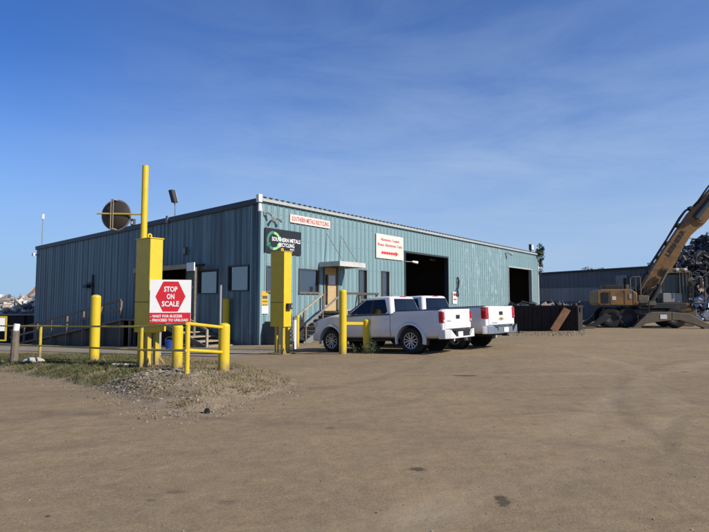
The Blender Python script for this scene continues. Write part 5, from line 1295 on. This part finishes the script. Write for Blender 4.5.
# cab on the far front side
ca, cz1 = E(661.5, 273.5); cb, cz0 = E(690, 306)
cy0, cy1 = -.55, 1.15
cw_ = cb - ca
mb = MB(); P_ = [(ca, cz0), (cb - .1, cz0), (cb, cz0 + .5), (cb - .05, cz0 + 1.3), (cb - .55, cz1 - .02), (ca + .25, cz1 - .02), (ca, cz1 - .35)]
zmid = E(670, 293)[1]
mb.box(ca, ca + cw_ * .72, cy0, cy1, cz0 + .20, zmid); cabo = mb.build('cab', M['machlight'], ex, bevel=.04)
mb = MB(); mb.box(ca - .1, cb, cy0 - .02, cy1, cz0 - .02, cz0 + .19); mb.build('cab_floor', M['machyellow'], cabo, bevel=.03)
mb = MB(); a, zq = E(677.5, 309.5); mb.box(a, a + .7, cy0 - .04, cy0 - .021, zq - .09, zq + .12); mb.build('warning_strip', M['amber'], cabo)
mb = MB(); pil = .11
for x in (ca + .02, ca + cw_ * .52, cb - .16): 
    for y in (cy0, cy1 - pil): mb.box(x, x + pil, y, y + pil, zmid - (.0 if x < cb - .5 else 1.0) + .0, cz1)
mb.build('pillar', M['machblack'], cabo)
mb = MB(); mb.box(ca + .03, cb - .08, cy0 + .02, cy1 - .02, zmid + .002, cz1 - .08); mb.box(ca + cw_ * .73, cb - .10, cy0 + .02, cy1 - .02, cz0 + .20, zmid); mb.build('cab_glass', M['machglass'], cabo)
mb = MB(); mb.box(ca - .08, cb + .05, cy0 - .08, cy1 + .05, cz1 + .001, cz1 + .14); mb.box(ca + .3, cb - .2, cy0 + .2, cy1 - .2, cz1 + .142, cz1 + .34); mb.build('roof', M['machgrey'], cabo, bevel=.04)
mb = MB()
for i in range(6): yy = cy0 + i * (cy1 - cy0) / 5; mb.box(cb + .12, cb + .15, yy - .015, yy + .015, cz0 + .5, cz1 + .1)
for z in (cz0 + .5, cz0 + 1.2, cz0 + 1.9, cz1): mb.box(cb + .121, cb + .149, cy0, cy1, z, z + .03)
for i in range(4): xx = ca + cw_ * (.62 + .12 * i); mb.box(xx, xx + .03, cy0 - .12, cy0 - .09, cz0 + .7, cz1 + .05)
mb.build('guard_grille', M['machgrey'], cabo)
mb = MB(); mb.tube([(cb + .2, cy0 - .2, cz0 + .2), (cb + .75, cy0 - .2, cz0 + .2), (cb + .75, cy0 - .2, cz0 + 1.5), (cb + .2, cy0 - .2, cz0 + 1.6)], .04, 6); mb.tube([(cb + .2, cy1, cz0 + .2), (cb + .75, cy1, cz0 + .2), (cb + .75, cy1, cz0 + 1.5), (cb + .2, cy1, cz0 + 1.6)], .04, 6)
mb.box(cb + .05, cb + .8, cy0 - .2, cy1, cz0 + .12, cz0 + .17); mb.build('walkway', M['machgrey'], cabo)
mb = MB()
for x in (.45, .72): mb.box(cb + x, cb + x + .16, cy0 - .35, cy0 - .2, cz0 + 1.1, cz0 + 1.75)
mb.build('mirror', M['machblack'], cabo, bevel=.02)
mb = MB()
for x in (.1, .55): mb.cyl((ca + cw_ * .5 + x, cy0 + .1, cz1 + .24), (ca + cw_ * .5 + x, cy0 - .12, cz1 + .24), .09, n=10)
mb.build('work_lamp', M['lamp'], cabo)
for k in range(7):
    mb = MB(); rng = random.Random(40 + k); a0 = E(rng.uniform(634, 642), rng.uniform(300, 306)); b0 = E(rng.uniform(642, 656), rng.uniform(284, 300)); yy = rng.uniform(-1.1, -.7)
    m_ = ((a0[0] + b0[0]) / 2 + rng.uniform(-.2, .3), (a0[1] + b0[1]) / 2 - rng.uniform(.1, .5)); pts_ = [(lerp(lerp(a0[0], m_[0], t), lerp(m_[0], b0[0], t), t), yy, lerp(lerp(a0[1], m_[1], t), lerp(m_[1], b0[1], t), t)) for t in [i / 7 for i in range(8)]]
    mb.tube(pts_, .045, 6); mb.build('hose', M['machblack'], ex, smooth_=True)
mb = MB(); a, zq = E(642, 297); b, zr_ = E(660, 306); mb.box(a, b, -.1, .5, zr_, zq); mb.build('boom_foot', M['machblack'], ex, bevel=.05)
# undercarriage
gz = 0
mb = MB(); a, zu1 = E(612, 309); b, zu0 = E(690, 318)
mb.box(-2.4, 2.7, -.55, .55, .62, 1.20); mb.box(-1.1, 1.1, -1.0, 1.0, .70, 1.12); mb.build('undercarriage', M['machgrey'], ex, bevel=.06)
for xw in (E(608.5, 320)[0], E(623, 320)[0] + .1, E(672, 322)[0]):
    for y in (-1.0, 1.0):
        wh = bpy.data.objects.new('wheel', None); lk(wh, ex); wh.location = (xw, y, .62)
        mb = MB(); mb.lathe([(.30, -.2), (.50, -.24), (.60, -.2), (.62, -.1), (.62, .1), (.60, .2), (.50, .24), (.30, .2)], axis='Y', n=28, closed=True); mb.build('tyre', M['tyre'], wh, smooth_=True)
        mb = MB(); mb.lathe([(0, -.12), (.18, -.14), (.30, -.18), (.30, .18), (0, .18)], axis='Y', n=20); mb.build('rim', M['machblack'], wh, smooth_=True)
def outrig(name, poly, y0, y1, m):
    mb = MB(); mb.prism([E(*q) for q in poly], lambda a, b, d: (a, d, b), y0, y1); return mb.build(name, m, ex, bevel=.03)
o1 = outrig('outrigger', [(600, 314), (608, 315), (603, 320), (593, 326), (585, 327.3), (584, 324.5), (592, 321.5)], -1.55, -1.2, M['machblack'])
o2 = outrig('outrigger', [(646, 311.5), (664, 311.5), (664, 319.5), (652, 321), (640, 322.5), (632, 327.8), (625.5, 327.8), (634, 319.5), (640, 314)], -1.9, -1.45, M['machgrey'])
o3 = outrig('outrigger', [(664.2, 311.5), (682, 313.5), (694, 320), (706, 325.5), (706, 327.6), (696, 327.3), (684, 323), (672, 319.5), (664.2, 319.5)], -1.9, -1.45, M['machgrey'])
mb = MB(); a, zq = E(653, 314); mb.box(a, a + .36, -1.915, -1.901, zq - .26, zq); mb.build('decal', M['paper'], o2)
for yq in (1.3,):
    for poly in ([(600, 314), (608, 315), (603, 320), (593, 326), (585, 327.3), (584, 324.5), (592, 321.5)], [(664.2, 311.5), (682, 313.5), (694, 320), (706, 325.5), (706, 327.6), (696, 327.3), (684, 323), (672, 319.5), (664.2, 319.5)]):
        outrig('outrigger', poly, yq, yq + .4, M['machgrey'])
for px in (585, 629, 701):
    a = E(px, 327)[0]; mb = MB(); mb.box(a - .35, a + .35, -1.98, -1.4 if px != 585 else -1.1, -.02, .05); mb.build('outrigger_foot', M['machgrey'], ex, bevel=.02)
# boom: lower beam, knee with lugs, stick running out of the picture
bp_ = [(641, 304.5), (645.5, 304), (653, 290), (661, 278), (664, 277.5), (670, 270), (674.5, 264), (681, 250.5), (690.5, 235.5), (697, 229.5), (702, 226), (711, 216), (728, 190), (745, 160), (739, 155), (722, 176), (709, 190), (700, 201), (688, 213.5), (676, 231), (663, 250.5), (648, 275), (639.5, 291), (638, 300)]
BL_ = [E(*q) for q in bp_]
mb = MB(); mb.prism(BL_, lambda a, b, d: (a, d, b), -.62, -.12); bo = mb.build('boom', M['machyellow'], ex, bevel=.03)
def bpos(px, py, y): a, b = E(px, py); return Vector((a, y, b))
mb = text_mb('LIEBHERR', 1.85, .28, lambda a, b, t: (a, b, t), off=.05)
c0 = bpos(674.7, 243.2, 0); ang = math.atan2(E(682, 231.5)[1] - E(667, 254.5)[1], E(682, 231.5)[0] - E(667, 254.5)[0])
mb.v = [(c0.x + a * math.cos(ang) - b * math.sin(ang), -.622 - t, c0.z + a * math.sin(ang) + b * math.cos(ang)) for a, b, t in mb.v]
mb.build('lettering', M['black'], bo, fix=False)
for (px, py, r_) in ((700.5, 219, .30), (666, 270, .24), (656, 281, .18)):
    c = bpos(px, py, 0); mb = MB(); mb.cyl((c.x, -.70, c.z), (c.x, -.05, c.z), r_, n=18); tagp(mb.build('pin_boss', M['machyellow'], bo, smooth_=True), None)
    mb = MB(); mb.cyl((c.x, -.73, c.z), (c.x, -.701, c.z), r_ * .5, n=14); mb.build('pin', M['machgrey'], bo)
mb = MB(); mb.cyl(bpos(694, 218.5, -.72), bpos(716, 192, -.72), .17, n=14); cy = mb.build('stick_cylinder', M['dark_trim'], ex, smooth_=True)
mb = MB(); mb.cyl(bpos(716, 192, -.72), bpos(735, 169, -.72), .09, n=12); mb.build('piston_rod', M['machgrey'], cy, smooth_=True)
for yy in (-.85, .1):
    mb = MB(); mb.cyl(bpos(650, 301, yy), bpos(658, 285, yy), .15, n=14); cy = mb.build('boom_cylinder', M['machblack'], ex, smooth_=True)
    mb = MB(); mb.cyl(bpos(658, 285, yy), bpos(666, 270, yy), .08, n=12); mb.build('piston_rod', M['machgrey'], cy, smooth_=True)
# hoses along the top of the boom
for k, yy in enumerate((-.5, -.38, -.25)):
    mb = MB(); rng = random.Random(k)
    path = [(637, 298), (637.5, 288), (645, 274), (652, 262), (660, 249.5), (667, 238.5), (673, 228), (680, 217.5), (686, 210), (692, 207), (698, 200), (707, 188), (720, 172)]
    mb.tube([bpos(a + 1.6 - rng.uniform(0, 1.2), b + .3 - rng.uniform(0, .7), yy) for a, b in path], .045, 6); mb.build('hose', M['machblack'], bo)
for px, py in ((648, 272), (657.5, 257), (666, 243), (677, 225), (689.5, 208)):
    c = bpos(px + 2, py + 1, 0); mb = MB(); mb.box(c.x - .12, c.x + .10, -.6, -.15, c.z - .06, c.z + .16); mb.build('hose_clamp', M['machblack'], bo)
# stick hanging down from the boom end (beyond the frame)
mb = MB(); e0 = E(742, 158); mb.prism([(e0[0] - .4, e0[1] + .6), (e0[0] + .4, e0[1] + .7), (e0[0] + 3.3, e0[1] - 5.5), (e0[0] + 2.8, e0[1] - 5.6), (e0[0] - .3, e0[1] - .6)], lambda a, b, d: (a, d, b), -.56, -.18); mb.build('stick', M['machyellow'], ex, bevel=.03)

# ------------------------------------------------------------------ scrap heaps
def scrap(name, label, origin, hfun, area, cnt, m, size, seed, basemat, kinds=(.5, .3, .2), slope=1.0):
    rng = random.Random(seed); x0, x1, y0, y1 = area
    mb = MB(); nx, ny = 46, 30; vs_ = []
    for i in range(nx + 1):
        for j in range(ny + 1):
            x = lerp(x0, x1, i / nx); y = lerp(y0, y1, j / ny); h = hfun(x, y)
            vs_.append((x, y, h * (.9 + .1 * rng.random()) - .1 + (rng.uniform(-.25, .25) * size if h > .15 else -.2)))
    mb.add(vs_, [(i * (ny + 1) + j, (i + 1) * (ny + 1) + j, (i + 1) * (ny + 1) + j + 1, i * (ny + 1) + j + 1) for i in range(nx) for j in range(ny)])
    o = empty(name, origin, 0, label, 'scrap heap')
    mb.build('mound', basemat, o)
    mb = MB(); k = 0
    while k < cnt:
        x, y = rng.uniform(x0, x1), rng.uniform(y0, y1); h = hfun(x, y)
        if h < .12: continue
        k += 1
        c = Vector((x, y, h * rng.uniform(.93, 1.02) + rng.uniform(-.05, .12) * size))
        rot = Matrix.Rotation(rng.uniform(0, 6.28), 3, 'Z') @ Matrix.Rotation(rng.uniform(-1.2, 1.2), 3, 'X') @ Matrix.Rotation(rng.uniform(-1.2, 1.2), 3, 'Y')
        q = rng.random(); z_ = size * rng.choice((.35, .5, .7, 1.0, 1.3))
        if q < kinds[0]:       # bent sheet
            n = 4; a, b = z_ * rng.uniform(.4, 1), z_ * rng.uniform(.2, .6); bend = [0]; t = 0; pt_ = [(0, 0)]
            px_ = pz_ = 0; an = 0
            for i in range(n):
                an += rng.uniform(-.9, .9); px_ += a / n * math.cos(an); pz_ += a / n * math.sin(an); pt_.append((px_, pz_))
            v1 = [c + rot @ Vector((u_, -b + rng.uniform(-.1, .1) * b, w_)) for u_, w_ in pt_] + [c + rot @ Vector((u_, b + rng.uniform(-.2, .2) * b, w_ + rng.uniform(-.15, .15) * a)) for u_, w_ in pt_]
            v2 = [p + rot @ Vector((0, 0, .02)) for p in v1]; m_ = n + 1
            fs_ = [(i, i + 1, m_ + i + 1, m_ + i) for i in range(n)] + [(2 * m_ + i, 2 * m_ + m_ + i, 2 * m_ + m_ + i + 1, 2 * m_ + i + 1) for i in range(n)] + [(0, m_, 3 * m_, 2 * m_), (n, 2 * m_ + n, 3 * m_ + n, m_ + n)]
            mb.add(v1 + v2, fs_)
        elif q < kinds[0] + kinds[1]:   # bar or pipe
            d = rot @ Vector((z_ * rng.uniform(.6, 1.4), 0, 0)); e = rot @ Vector((0, 0, z_ * rng.uniform(-.3, .3)))
            r_ = size * rng.uniform(.02, .07); mb.cyl(c - d, c + e, r_, n=6); 
        else:                  # crumpled block
            a = [rot @ Vector(v) * z_ * .5 for v in ((rng.uniform(.5, 1.1), 0, 0), (0, rng.uniform(.4, 1), 0), (0, 0, rng.uniform(.25, .6)))]
            vs2 = [c + (a[0] * sx + a[1] * sy + a[2] * sz) * rng.uniform(.6, 1.15) for sz in (-1, 1) for sx, sy in ((-1, -1), (1, -1), (1, 1), (-1, 1))]
            mb.add(vs2, [(3, 2, 1, 0), (4, 5, 6, 7), (0, 1, 5, 4), (1, 2, 6, 5), (2, 3, 7, 6), (3, 0, 4, 7)])
    tag(mb.build('scrap_metal', m, o, fix=False), kind='stuff')
    return o
M['scrapdark'] = palette('dark_scrap', [(.085, .085, .085), (.05, .05, .052), (.13, .132, .135), (.03, .03, .031), (.095, .10, .105), (.19, .19, .19), (.11, .075, .055), (.06, .064, .072), (.25, .25, .25), (.045, .045, .046)], .6, .3)
M['scraplight'] = palette('light_scrap', [(.62, .60, .57), (.5, .5, .5), (.40, .36, .31), (.66, .65, .62), (.3, .29, .28), (.42, .33, .26), (.58, .56, .51), (.16, .15, .14), (.70, .69, .66), (.62, .60, .56)], .5, .2)
M['mound'] = mat('dark_mound', (.03, .03, .033), .9, var=.5, scale=2, bump=.4)
M['moundlight'] = mat('grey_mound', (.30, .28, .26), .9, var=.5, scale=2, bump=.4)
so = DP(708, 318, 52); so.z = g0(so.x, so.y)
def hR(x, y):
    e = x + .12 * math.sin(1.7 * y)
    ridge = 5.4 * smooth((e + 5.9) / 1.6) + .47 * max(0, min(6, e + 4.7)) + .35 * math.sin(1.6 * e + .8) * smooth((e + 5) / 3)
    return max(0, ridge * max(0, 1 - (abs(y) / 6.5) ** 1.8))
scrap('scrap_heap', 'towering dark heap of scrap metal behind the material handler', so, hR, (-7.2, 9, -6.8, 6.8), 5200, M['scrapdark'], .70, 4, M['mound'])
# big coils and rings in the heap
hr_ = random.Random(2)
for px, py, r_ in ((703, 262, 1.0), (698.5, 271, .7)):
    c = DP(px, py, so.y - 2.9)
    o = empty('wire_coil', c, .4, 'large dark wire coil on the scrap heap, ' + ('upper of two' if r_ > .8 else 'lower of two'), 'coil', 'coils on the dark scrap heap')
    for k in range(4):
        mb = MB(); rr = r_ * (1 - .09 * k); mb.lathe([(rr + .05 * math.cos(t), .05 * math.sin(t) + .07 * k) for t in [i * 1.0472 for i in range(6)]], axis='Y', n=28, closed=True); mb.build('ring', M['machblack'], o, smooth_=True)
# bright scrap at its foot
so2 = DP(702, 322, 45); so2.z = g0(so2.x, so2.y)
def hF(x, y): return max(0, 1.9 * math.exp(-((x - 1.5) / 2.6) ** 2) * (1 - (y / 2.2) ** 2) + .35 * math.sin(3 * x) * .3)
scrap('scrap_heap', 'low pile of bright sheet scrap at the foot of the dark heap', so2, hF, (-4.5, 6, -2.1, 2.1), 420, palette('mixed_scrap', [(.5, .5, .5), (.12, .13, .15), (.06, .065, .08), (.36, .37, .4), (.05, .05, .055), (.6, .59, .57)], .4, .4), .7, 6, M['mound'])

# left: dark bunker wall with pale scrap on top
bw0 = G0(20, 342.5)
bo_ = empty('bunker_wall', bw0, 0, 'dark bunker wall holding back pale scrap at the left edge', 'wall')
bh_ = ZAT(bw0, 315.3) - bw0.z; sL = PXW(0, bw0)
xl, xr2 = -70 * sL, 40 * sL
mb = MB(); mb.box(xl, xr2, 0, .5, -.6, bh_); mb.build('wall', M['blacksteel'], bo_)
mb = MB(); mb.box(xl, xr2, -.05, .55, bh_ + .001, bh_ + .12); mb.build('coping', M['concrete'], bo_)
for i in range(7):
    mb = MB(); x = lerp(xl, xr2, i / 6); mb.box(x - .12, x + .12, -.18, -.001, -.5, bh_ - .05); mb.build('buttress', M['blacksteel'], bo_)
so3 = Vector((bw0.x - 1.0, bw0.y + 4.2, bw0.z))
def hL(x, y): return max(0, (bh_ + .25 + (1.0 + .22 * math.sin(1.1 * x) + .15 * math.sin(2.7 * x + 1)) * smooth((y + 3.4) / 1.4)) * (1 if y > -3.5 else 0) * (1 - smooth((y - 1.5) / 3)))
scrap('scrap_heap', 'pale grey and white scrap heap on top of the dark bunker wall', so3, hL, (-7, 5, -3.4, 4.5), 2200, M['scraplight'], .62, 12, M['moundlight'])
# distant crane arm behind the building's left end
c = DP(26, 303, so3.y + 9); s2 = PXW(0, c)
o = empty('loader_arm', Vector((c.x, c.y, g0(c.x, c.y))), 0, 'rusty loader arm rising behind the pale scrap at the left', 'excavator')
zq = c.z - g0(c.x, c.y)
mb = MB(); mb.prism([(-.2, zq - 3), (.6, zq - 3), (.55, zq), (1.2, zq + .5), (9 * s2, zq + 11 * s2), (14 * s2, zq + 19 * s2), (12.5 * s2, zq + 20 * s2), (7 * s2, zq + 12.5 * s2), (.2, zq + .9), (-.25, zq)], lambda a, b, d: (a, d, b), -.25, .25); mb.build('arm', M['rustplate'], o, bevel=.02)
mb = MB(); mb.box(-1.2, 1.4, -1, 1, -.2, zq - 2.9); mb.build('base', M['machblack'], o)
mb = MB(); mb.cyl((.2, -.35, zq - .6), (7 * s2, -.35, zq + 8 * s2), .12, n=8); mb.build('cylinder', M['machblack'], o)

# ------------------------------------------------------------------ dark container with the leaning plate
d0 = G0(505, 331.5); ang = math.atan2(-.50, .87)
cn_ = empty('scrap_container', d0, ang, 'long blackened open scrap container beyond the parked trucks', 'container')
cl = None
for t in [i * .05 for i in range(1, 300)]:
    q = d0 + Vector((math.cos(ang) * t, math.sin(ang) * t, 0))
    if 354.5 + F * q.x / (q.y * CP) >= 576: cl = t; break
chh = ZAT(d0, 305.3) - d0.z
print('container', cl, chh, d0)
def hollow(mb, x0, x1, y0, y1, z0, z1, t):
    mb.box(x0, x1, y0, y0 + t, z0, z1); mb.box(x0, x1, y1 - t, y1, z0, z1); mb.box(x0, x0 + t, y0 + t, y1 - t, z0, z1); mb.box(x1 - t, x1, y0 + t, y1 - t, z0, z1); mb.box(x0 + t, x1 - t, y0 + t, y1 - t, z0, z0 + t)
mb = MB(); hollow(mb, 0, cl, 0, 2.3, .12, chh - .14, .06); mb.build('body', M['blacksteel'], cn_)
mb = MB(); hollow(mb, -.04, cl + .04, -.06, 2.36, chh - .139, chh, .10)
mb.build('top_rail', M['blacksteel'], cn_, bevel=.01)
for i in range(9):
    x = cl * i / 8; mb = MB(); mb.box(x - .05, x + .05, -.075, -.001, .1, chh - .14); mb.build('rib', M['blacksteel'], cn_)
mb = MB(); mb.box(.1, cl - .1, .3, .5, -.2, .119); mb.box(.1, cl - .1, 1.8, 2.0, -.2, .119); mb.build('skid', M['rust'], cn_)
so4 = d0 + Vector((math.cos(ang) * cl * .5, math.sin(ang) * cl * .5, chh - .5)) + Vector((-math.sin(ang), math.cos(ang), 0)) * 1.15
def hC(x, y): return max(0, (.34 + .18 * math.sin(2.1 * x) * math.cos(1.3 * x)) * (1 - (y / 1.2) ** 4) * (1 if abs(x) < cl * .47 else 0))
o = scrap('scrap_load', 'dark tangled scrap load lying inside the blackened container', so4, hC, (-cl * .47, cl * .47, -1.02, 1.02), 260, M['scrapdark'], .45, 21, M['mound']); o.rotation_euler = (0, 0, ang); o['category'] = 'scrap'
# leaning rusty plate
def onfront(px):
    for t in [i * .02 for i in range(-50, 900)]:
        q = d0 + Vector((math.cos(ang) * t, math.sin(ang) * t, 0))
        if 354.5 + F * q.x / (q.y * CP) >= px: return t
    return cl
nrm = Vector((math.sin(ang), -math.cos(ang), 0))
ta, tb = onfront(567.5), onfront(554.5)
top_ = d0 + Vector((math.cos(ang), math.sin(ang), 0)) * ta + nrm * .12; top_.z = ZAT(top_, 309)
bot_ = d0 + Vector((math.cos(ang), math.sin(ang), 0)) * tb + nrm * .55; bot_.z = g0(bot_.x, bot_.y) + .02
o = empty('steel_plate', bot_, 0, 'rusty orange-brown plate leaning against the black container', 'plate')
dv = top_ - bot_; av = Vector((math.cos(ang), math.sin(ang), 0)); wv = (av - dv.normalized() * av.dot(dv.normalized())).normalized(); nv = wv.cross(dv).normalized()
mb = MB(); mb.obox(-wv * .19, dv, wv * .38, nv * .03); mb.build('plate', M['rustplate'], o)
mb = MB(); mb.obox(-wv * .21 - nv * .03, dv, wv * .04, nv * .09); mb.build('flange', M['rust'], o)
# junk around the container foot
def junk(px, py, label, seed, mats, size=.3, n=7):
    p = G0(px, py); o = empty('scrap_pieces', p, 0, label, 'scrap'); rng = random.Random(seed)
    for i in range(n):
        mb = MB(); z_ = size * rng.uniform(.4, 1.1)
        rot = Matrix.Rotation(rng.uniform(0, 6), 3, 'Z') @ Matrix.Rotation(rng.uniform(-.6, .6), 3, 'X'); c = Vector((rng.uniform(-1, 1) * size * 2.2, rng.uniform(-.6, .6) * size, z_ * .25))
        a = [rot @ Vector(v) for v in ((z_, 0, 0), (0, z_ * rng.uniform(.2, .7), 0), (0, 0, z_ * rng.uniform(.15, .5)))]
        mb.obox(c - a[0] / 2 - a[1] / 2 - a[2] / 2, *a); mb.build('piece', rng.choice(mats), o, bevel=.01)
junk(570.5, 328.5, 'pale broken machine parts under the right end of the black container', 3, [M['cream'], M['concrete'], M['grey'], M['blacksteel']], .45, 9)
junk(547, 330.5, 'dark broken scrap pieces at the foot of the leaning plate', 5, [M['blacksteel'], M['grey'], M['machgrey']], .35, 8)
junk(520, 333, 'small dirty scrap crumbs in front of the black container', 7, [M['blacksteel'], M['concrete'], M['rust']], .16, 14)
junk(582, 322, 'light rubble lying far behind the black container', 9, [M['cream'], M['concrete'], M['concrete']], .6, 9)
pts = []
for k in range(500):
    q = G0(random.uniform(508, 585), random.uniform(328.5, 336)); pts.append((q.x, q.y, q.z, random.uniform(.015, .05)))
pebbles('rubble', M['pebble'], pts)

# ------------------------------------------------------------------ far warehouse
wa = DP(540, 310, 66); wb = DP(662, 310, 56)
wh = empty('warehouse', Vector((wa.x, wa.y, g0(wa.x, wa.y))), math.atan2(wb.y - wa.y, wb.x - wa.x), 'long dark grey warehouse with a paler middle band in the distance', 'building')
ln = (wb - wa).length; za = ZAT(wa, 274.5) - wh.location.z; zb_ = ZAT(wb, 267.3) - wh.location.z
def wtop(x): return lerp(za, zb_, x / ln)
z1_, z2_ = ZAT(wa, 301.5) - wh.location.z, ZAT(wa, 288.5) - wh.location.z
x_a, x_b = -14, ln + 12
def wband(lo_, hi_, m, nm, y):
    mb = MB(); n = 150
    vs_ = []
    for i in range(n + 1):
        x = lerp(x_a, x_b, i / n); o_ = (0, .06)[i % 2]
        vs_ += [(x, y - o_, lo_(x)), (x, y - o_, hi_(x)), (x, y + .3, lo_(x)), (x, y + .3, hi_(x))]
    mb.add(vs_, [(4 * i, 4 * i + 4, 4 * i + 5, 4 * i + 1) for i in range(n)] + [(4 * i + 2, 4 * i + 3, 4 * i + 7, 4 * i + 6) for i in range(n)] + [(4 * i + 1, 4 * i + 5, 4 * i + 7, 4 * i + 3) for i in range(n)])
    mb.build(nm, m, wh, fix=False)
wband(lambda x: -1, lambda x: z1_, M['ware'], 'wall', -.02); wband(lambda x: z1_ + .005, lambda x: z2_, M['ware2'], 'wall_band', 0); wband(lambda x: z2_ + .005, wtop, M['ware'], 'wall', -.02)
mb = MB(); mb.add([(x_a, -.3, wtop(x_a)), (x_b, -.3, wtop(x_b)), (x_b, 25, wtop(x_b) + .6), (x_a, 25, wtop(x_a) + .6), (x_a, -.3, wtop(x_a) + .2), (x_b, -.3, wtop(x_b) + .2), (x_b, 25, wtop(x_b) + .8), (x_a, 25, wtop(x_a) + .8)], [(0, 3, 2, 1), (4, 5, 6, 7), (0, 1, 5, 4), (1, 2, 6, 5), (2, 3, 7, 6), (3, 0, 4, 7)]); mb.build('roof', M['dark_trim'], wh)
mb = MB(); mb.box(x_a, x_a + .2, .3, 25, -1, za); mb.box(x_b - .2, x_b, .3, 25, -1, zb_); mb.box(x_a, x_b, 24.8, 25, -1, za); mb.build('end_wall', M['ware'], wh)
c = DP(619, 280, 59.5); mb = MB(); d_ = c - wh.location; xx = (c.x - wa.x) / (wb.x - wa.x) * ln; zz = ZAT((c.x, c.y), 280) - wh.location.z
mb.box(xx - .6, xx + .6, -.16, -.085, zz - .55, zz + .5); mb.build('vent_panel', M['machlight'], wh)

# ------------------------------------------------------------------ plants
def leafball(mb, c, rad, n, ls, rng):
    for k in range(n):
        d = Vector((rng.gauss(0, 1), rng.gauss(0, 1), rng.gauss(0, 1))); d.normalize(); p = Vector(c) + Vector((d.x * rad[0], d.y * rad[1], d.z * rad[2])) * rng.random() ** .4
        a = Vector((rng.gauss(0, 1), rng.gauss(0, 1), rng.gauss(0, 1))).normalized(); b = a.orthogonal().normalized(); l = ls * rng.uniform(.6, 1.4)
        mb.add([p - a * l, p + b * l * .45, p + a * l, p - b * l * .45], [(0, 1, 2, 3)])
def tree(px, py_top, y, hgt_r, label, seed):
    rng = random.Random(seed); p = DP(px, 310, y); gz_ = g0(p.x, p.y); ztop = ZAT(p, py_top) - gz_
    o = empty('tree', Vector((p.x, p.y, gz_)), 0, label, 'tree')
    mb = MB(); mb.cyl((0, 0, -.3), (.2, 0, ztop * .75), .28, .10, n=9)
    for k in range(5): a = rng.uniform(0, 6.28); mb.cyl((.1, 0, ztop * (.45 + .06 * k)), (math.cos(a) * 1.5, math.sin(a) * 1.5, ztop * (.65 + .05 * k)), .09, .03, n=6)
    mb.build('trunk', M['bark'], o)
    mb = MB()
    for k in range(16):
        a = rng.uniform(0, 6.28); r_ = rng.uniform(.2, 1) * hgt_r; z_ = ztop - hgt_r * .45 - rng.uniform(0, 1.6) * hgt_r * .7
        leafball(mb, (math.cos(a) * r_, math.sin(a) * r_, z_), (hgt_r * .42,) * 2 + (hgt_r * .36,), 150, .17, rng)
    mb.build('crown', M['leaf'], o, fix=False)
tree(594, 264.5, 95, 2.6, 'dark tree top showing above the far warehouse roof, left of two', 1)
tree(604, 266, 92, 1.8, 'small dark tree top showing above the far warehouse roof, right of two', 2)
# creeper on the far corner of the shed
cx_, cz_ = FP(536.5, 262); o = empty('creeper', W(LX + .25, -.1, gl(LX, 0)), TH, 'leafy creeper climbing the far corner of the teal shed', 'creeper')
zt_ = EAVE - gl(LX, 0); rng = random.Random(14)
mb = MB(); pts_ = [(-.16 + .05 * math.sin(i * 1.1), .12, i * (zt_ + .5) / 12) for i in range(13)]; mb.tube(pts_, .05, 6); mb.build('stem', M['bark'], o)
mb = MB()
for k in range(26):
    f = rng.random() ** .6; z_ = zt_ * (.66 + .38 * f); x_ = .0 + rng.gauss(0, .16)
    if rng.random() < .45: z_ = zt_ + rng.uniform(-.2, 1.0); x_ = rng.uniform(-.5, .7)
    leafball(mb, (x_, rng.uniform(-.3, .3), z_), (.28, .28, .25), 45, .10, rng)
mb.build('foliage', M['leaf'], o, fix=False)
# weeds at the short bollard
def weed(px, py, hpx, label, n, dry, seed, spread):
    p = GP(px, py); s_ = PXW(0, p); h = hpx * s_; rng = random.Random(seed); o = empty('weed_clump', p, 0, label, 'weeds')
    mb = MB(); ml = MB()
    for k in range(n):
        a = rng.uniform(0, 6.28); r_ = rng.random() ** .6 * spread * s_; b = Vector((r_ * math.cos(a), r_ * .5 * math.sin(a), -.03)); hh = h * rng.uniform(.35, 1.05)
        tip = b + Vector((rng.uniform(-.35, .35) * hh, rng.uniform(-.3, .3) * hh, hh)); mid = b.lerp(tip, .5) + Vector((rng.uniform(-.05, .05), 0, .05))
        mb.cyl(b, mid, .006, .005, n=4, cap=False); mb.cyl(mid, tip, .005, .002, n=4, cap=False)
        for q in range(rng.randint(5, 11)):
            c = b.lerp(mid, 1) if rng.random() < .2 else (b.lerp(mid, rng.random()) if rng.random() < .5 else mid.lerp(tip, rng.random()))
            d = Vector((rng.gauss(0, 1), rng.gauss(0, 1), rng.uniform(.1, 1))).normalized() * rng.uniform(.04, .11); w_ = d.orthogonal().normalized() * d.length * .16
            ml.add([c, c + d * .5 + w_, c + d, c + d * .5 - w_], [(0, 1, 2, 3)])
    mb.build('stems', M['leafdry'], o, fix=False); ml.build('leaves', M['leafdry'] if dry else M['leaf'], o, fix=False)
weed(371, 353.5, 15, 'weed clump at the right foot of the short bollard', 24, False, 3, 9)
weed(357, 353, 10, 'sparse weeds between the tall and short bollards', 13, False, 4, 6)
weed(378, 352.5, 8, 'dry low weeds just right of the weedy short bollard', 14, True, 5, 7)
weed(98, 363, 4, 'little dry tuft at the foot of the tall left bollard', 14, True, 6, 6)
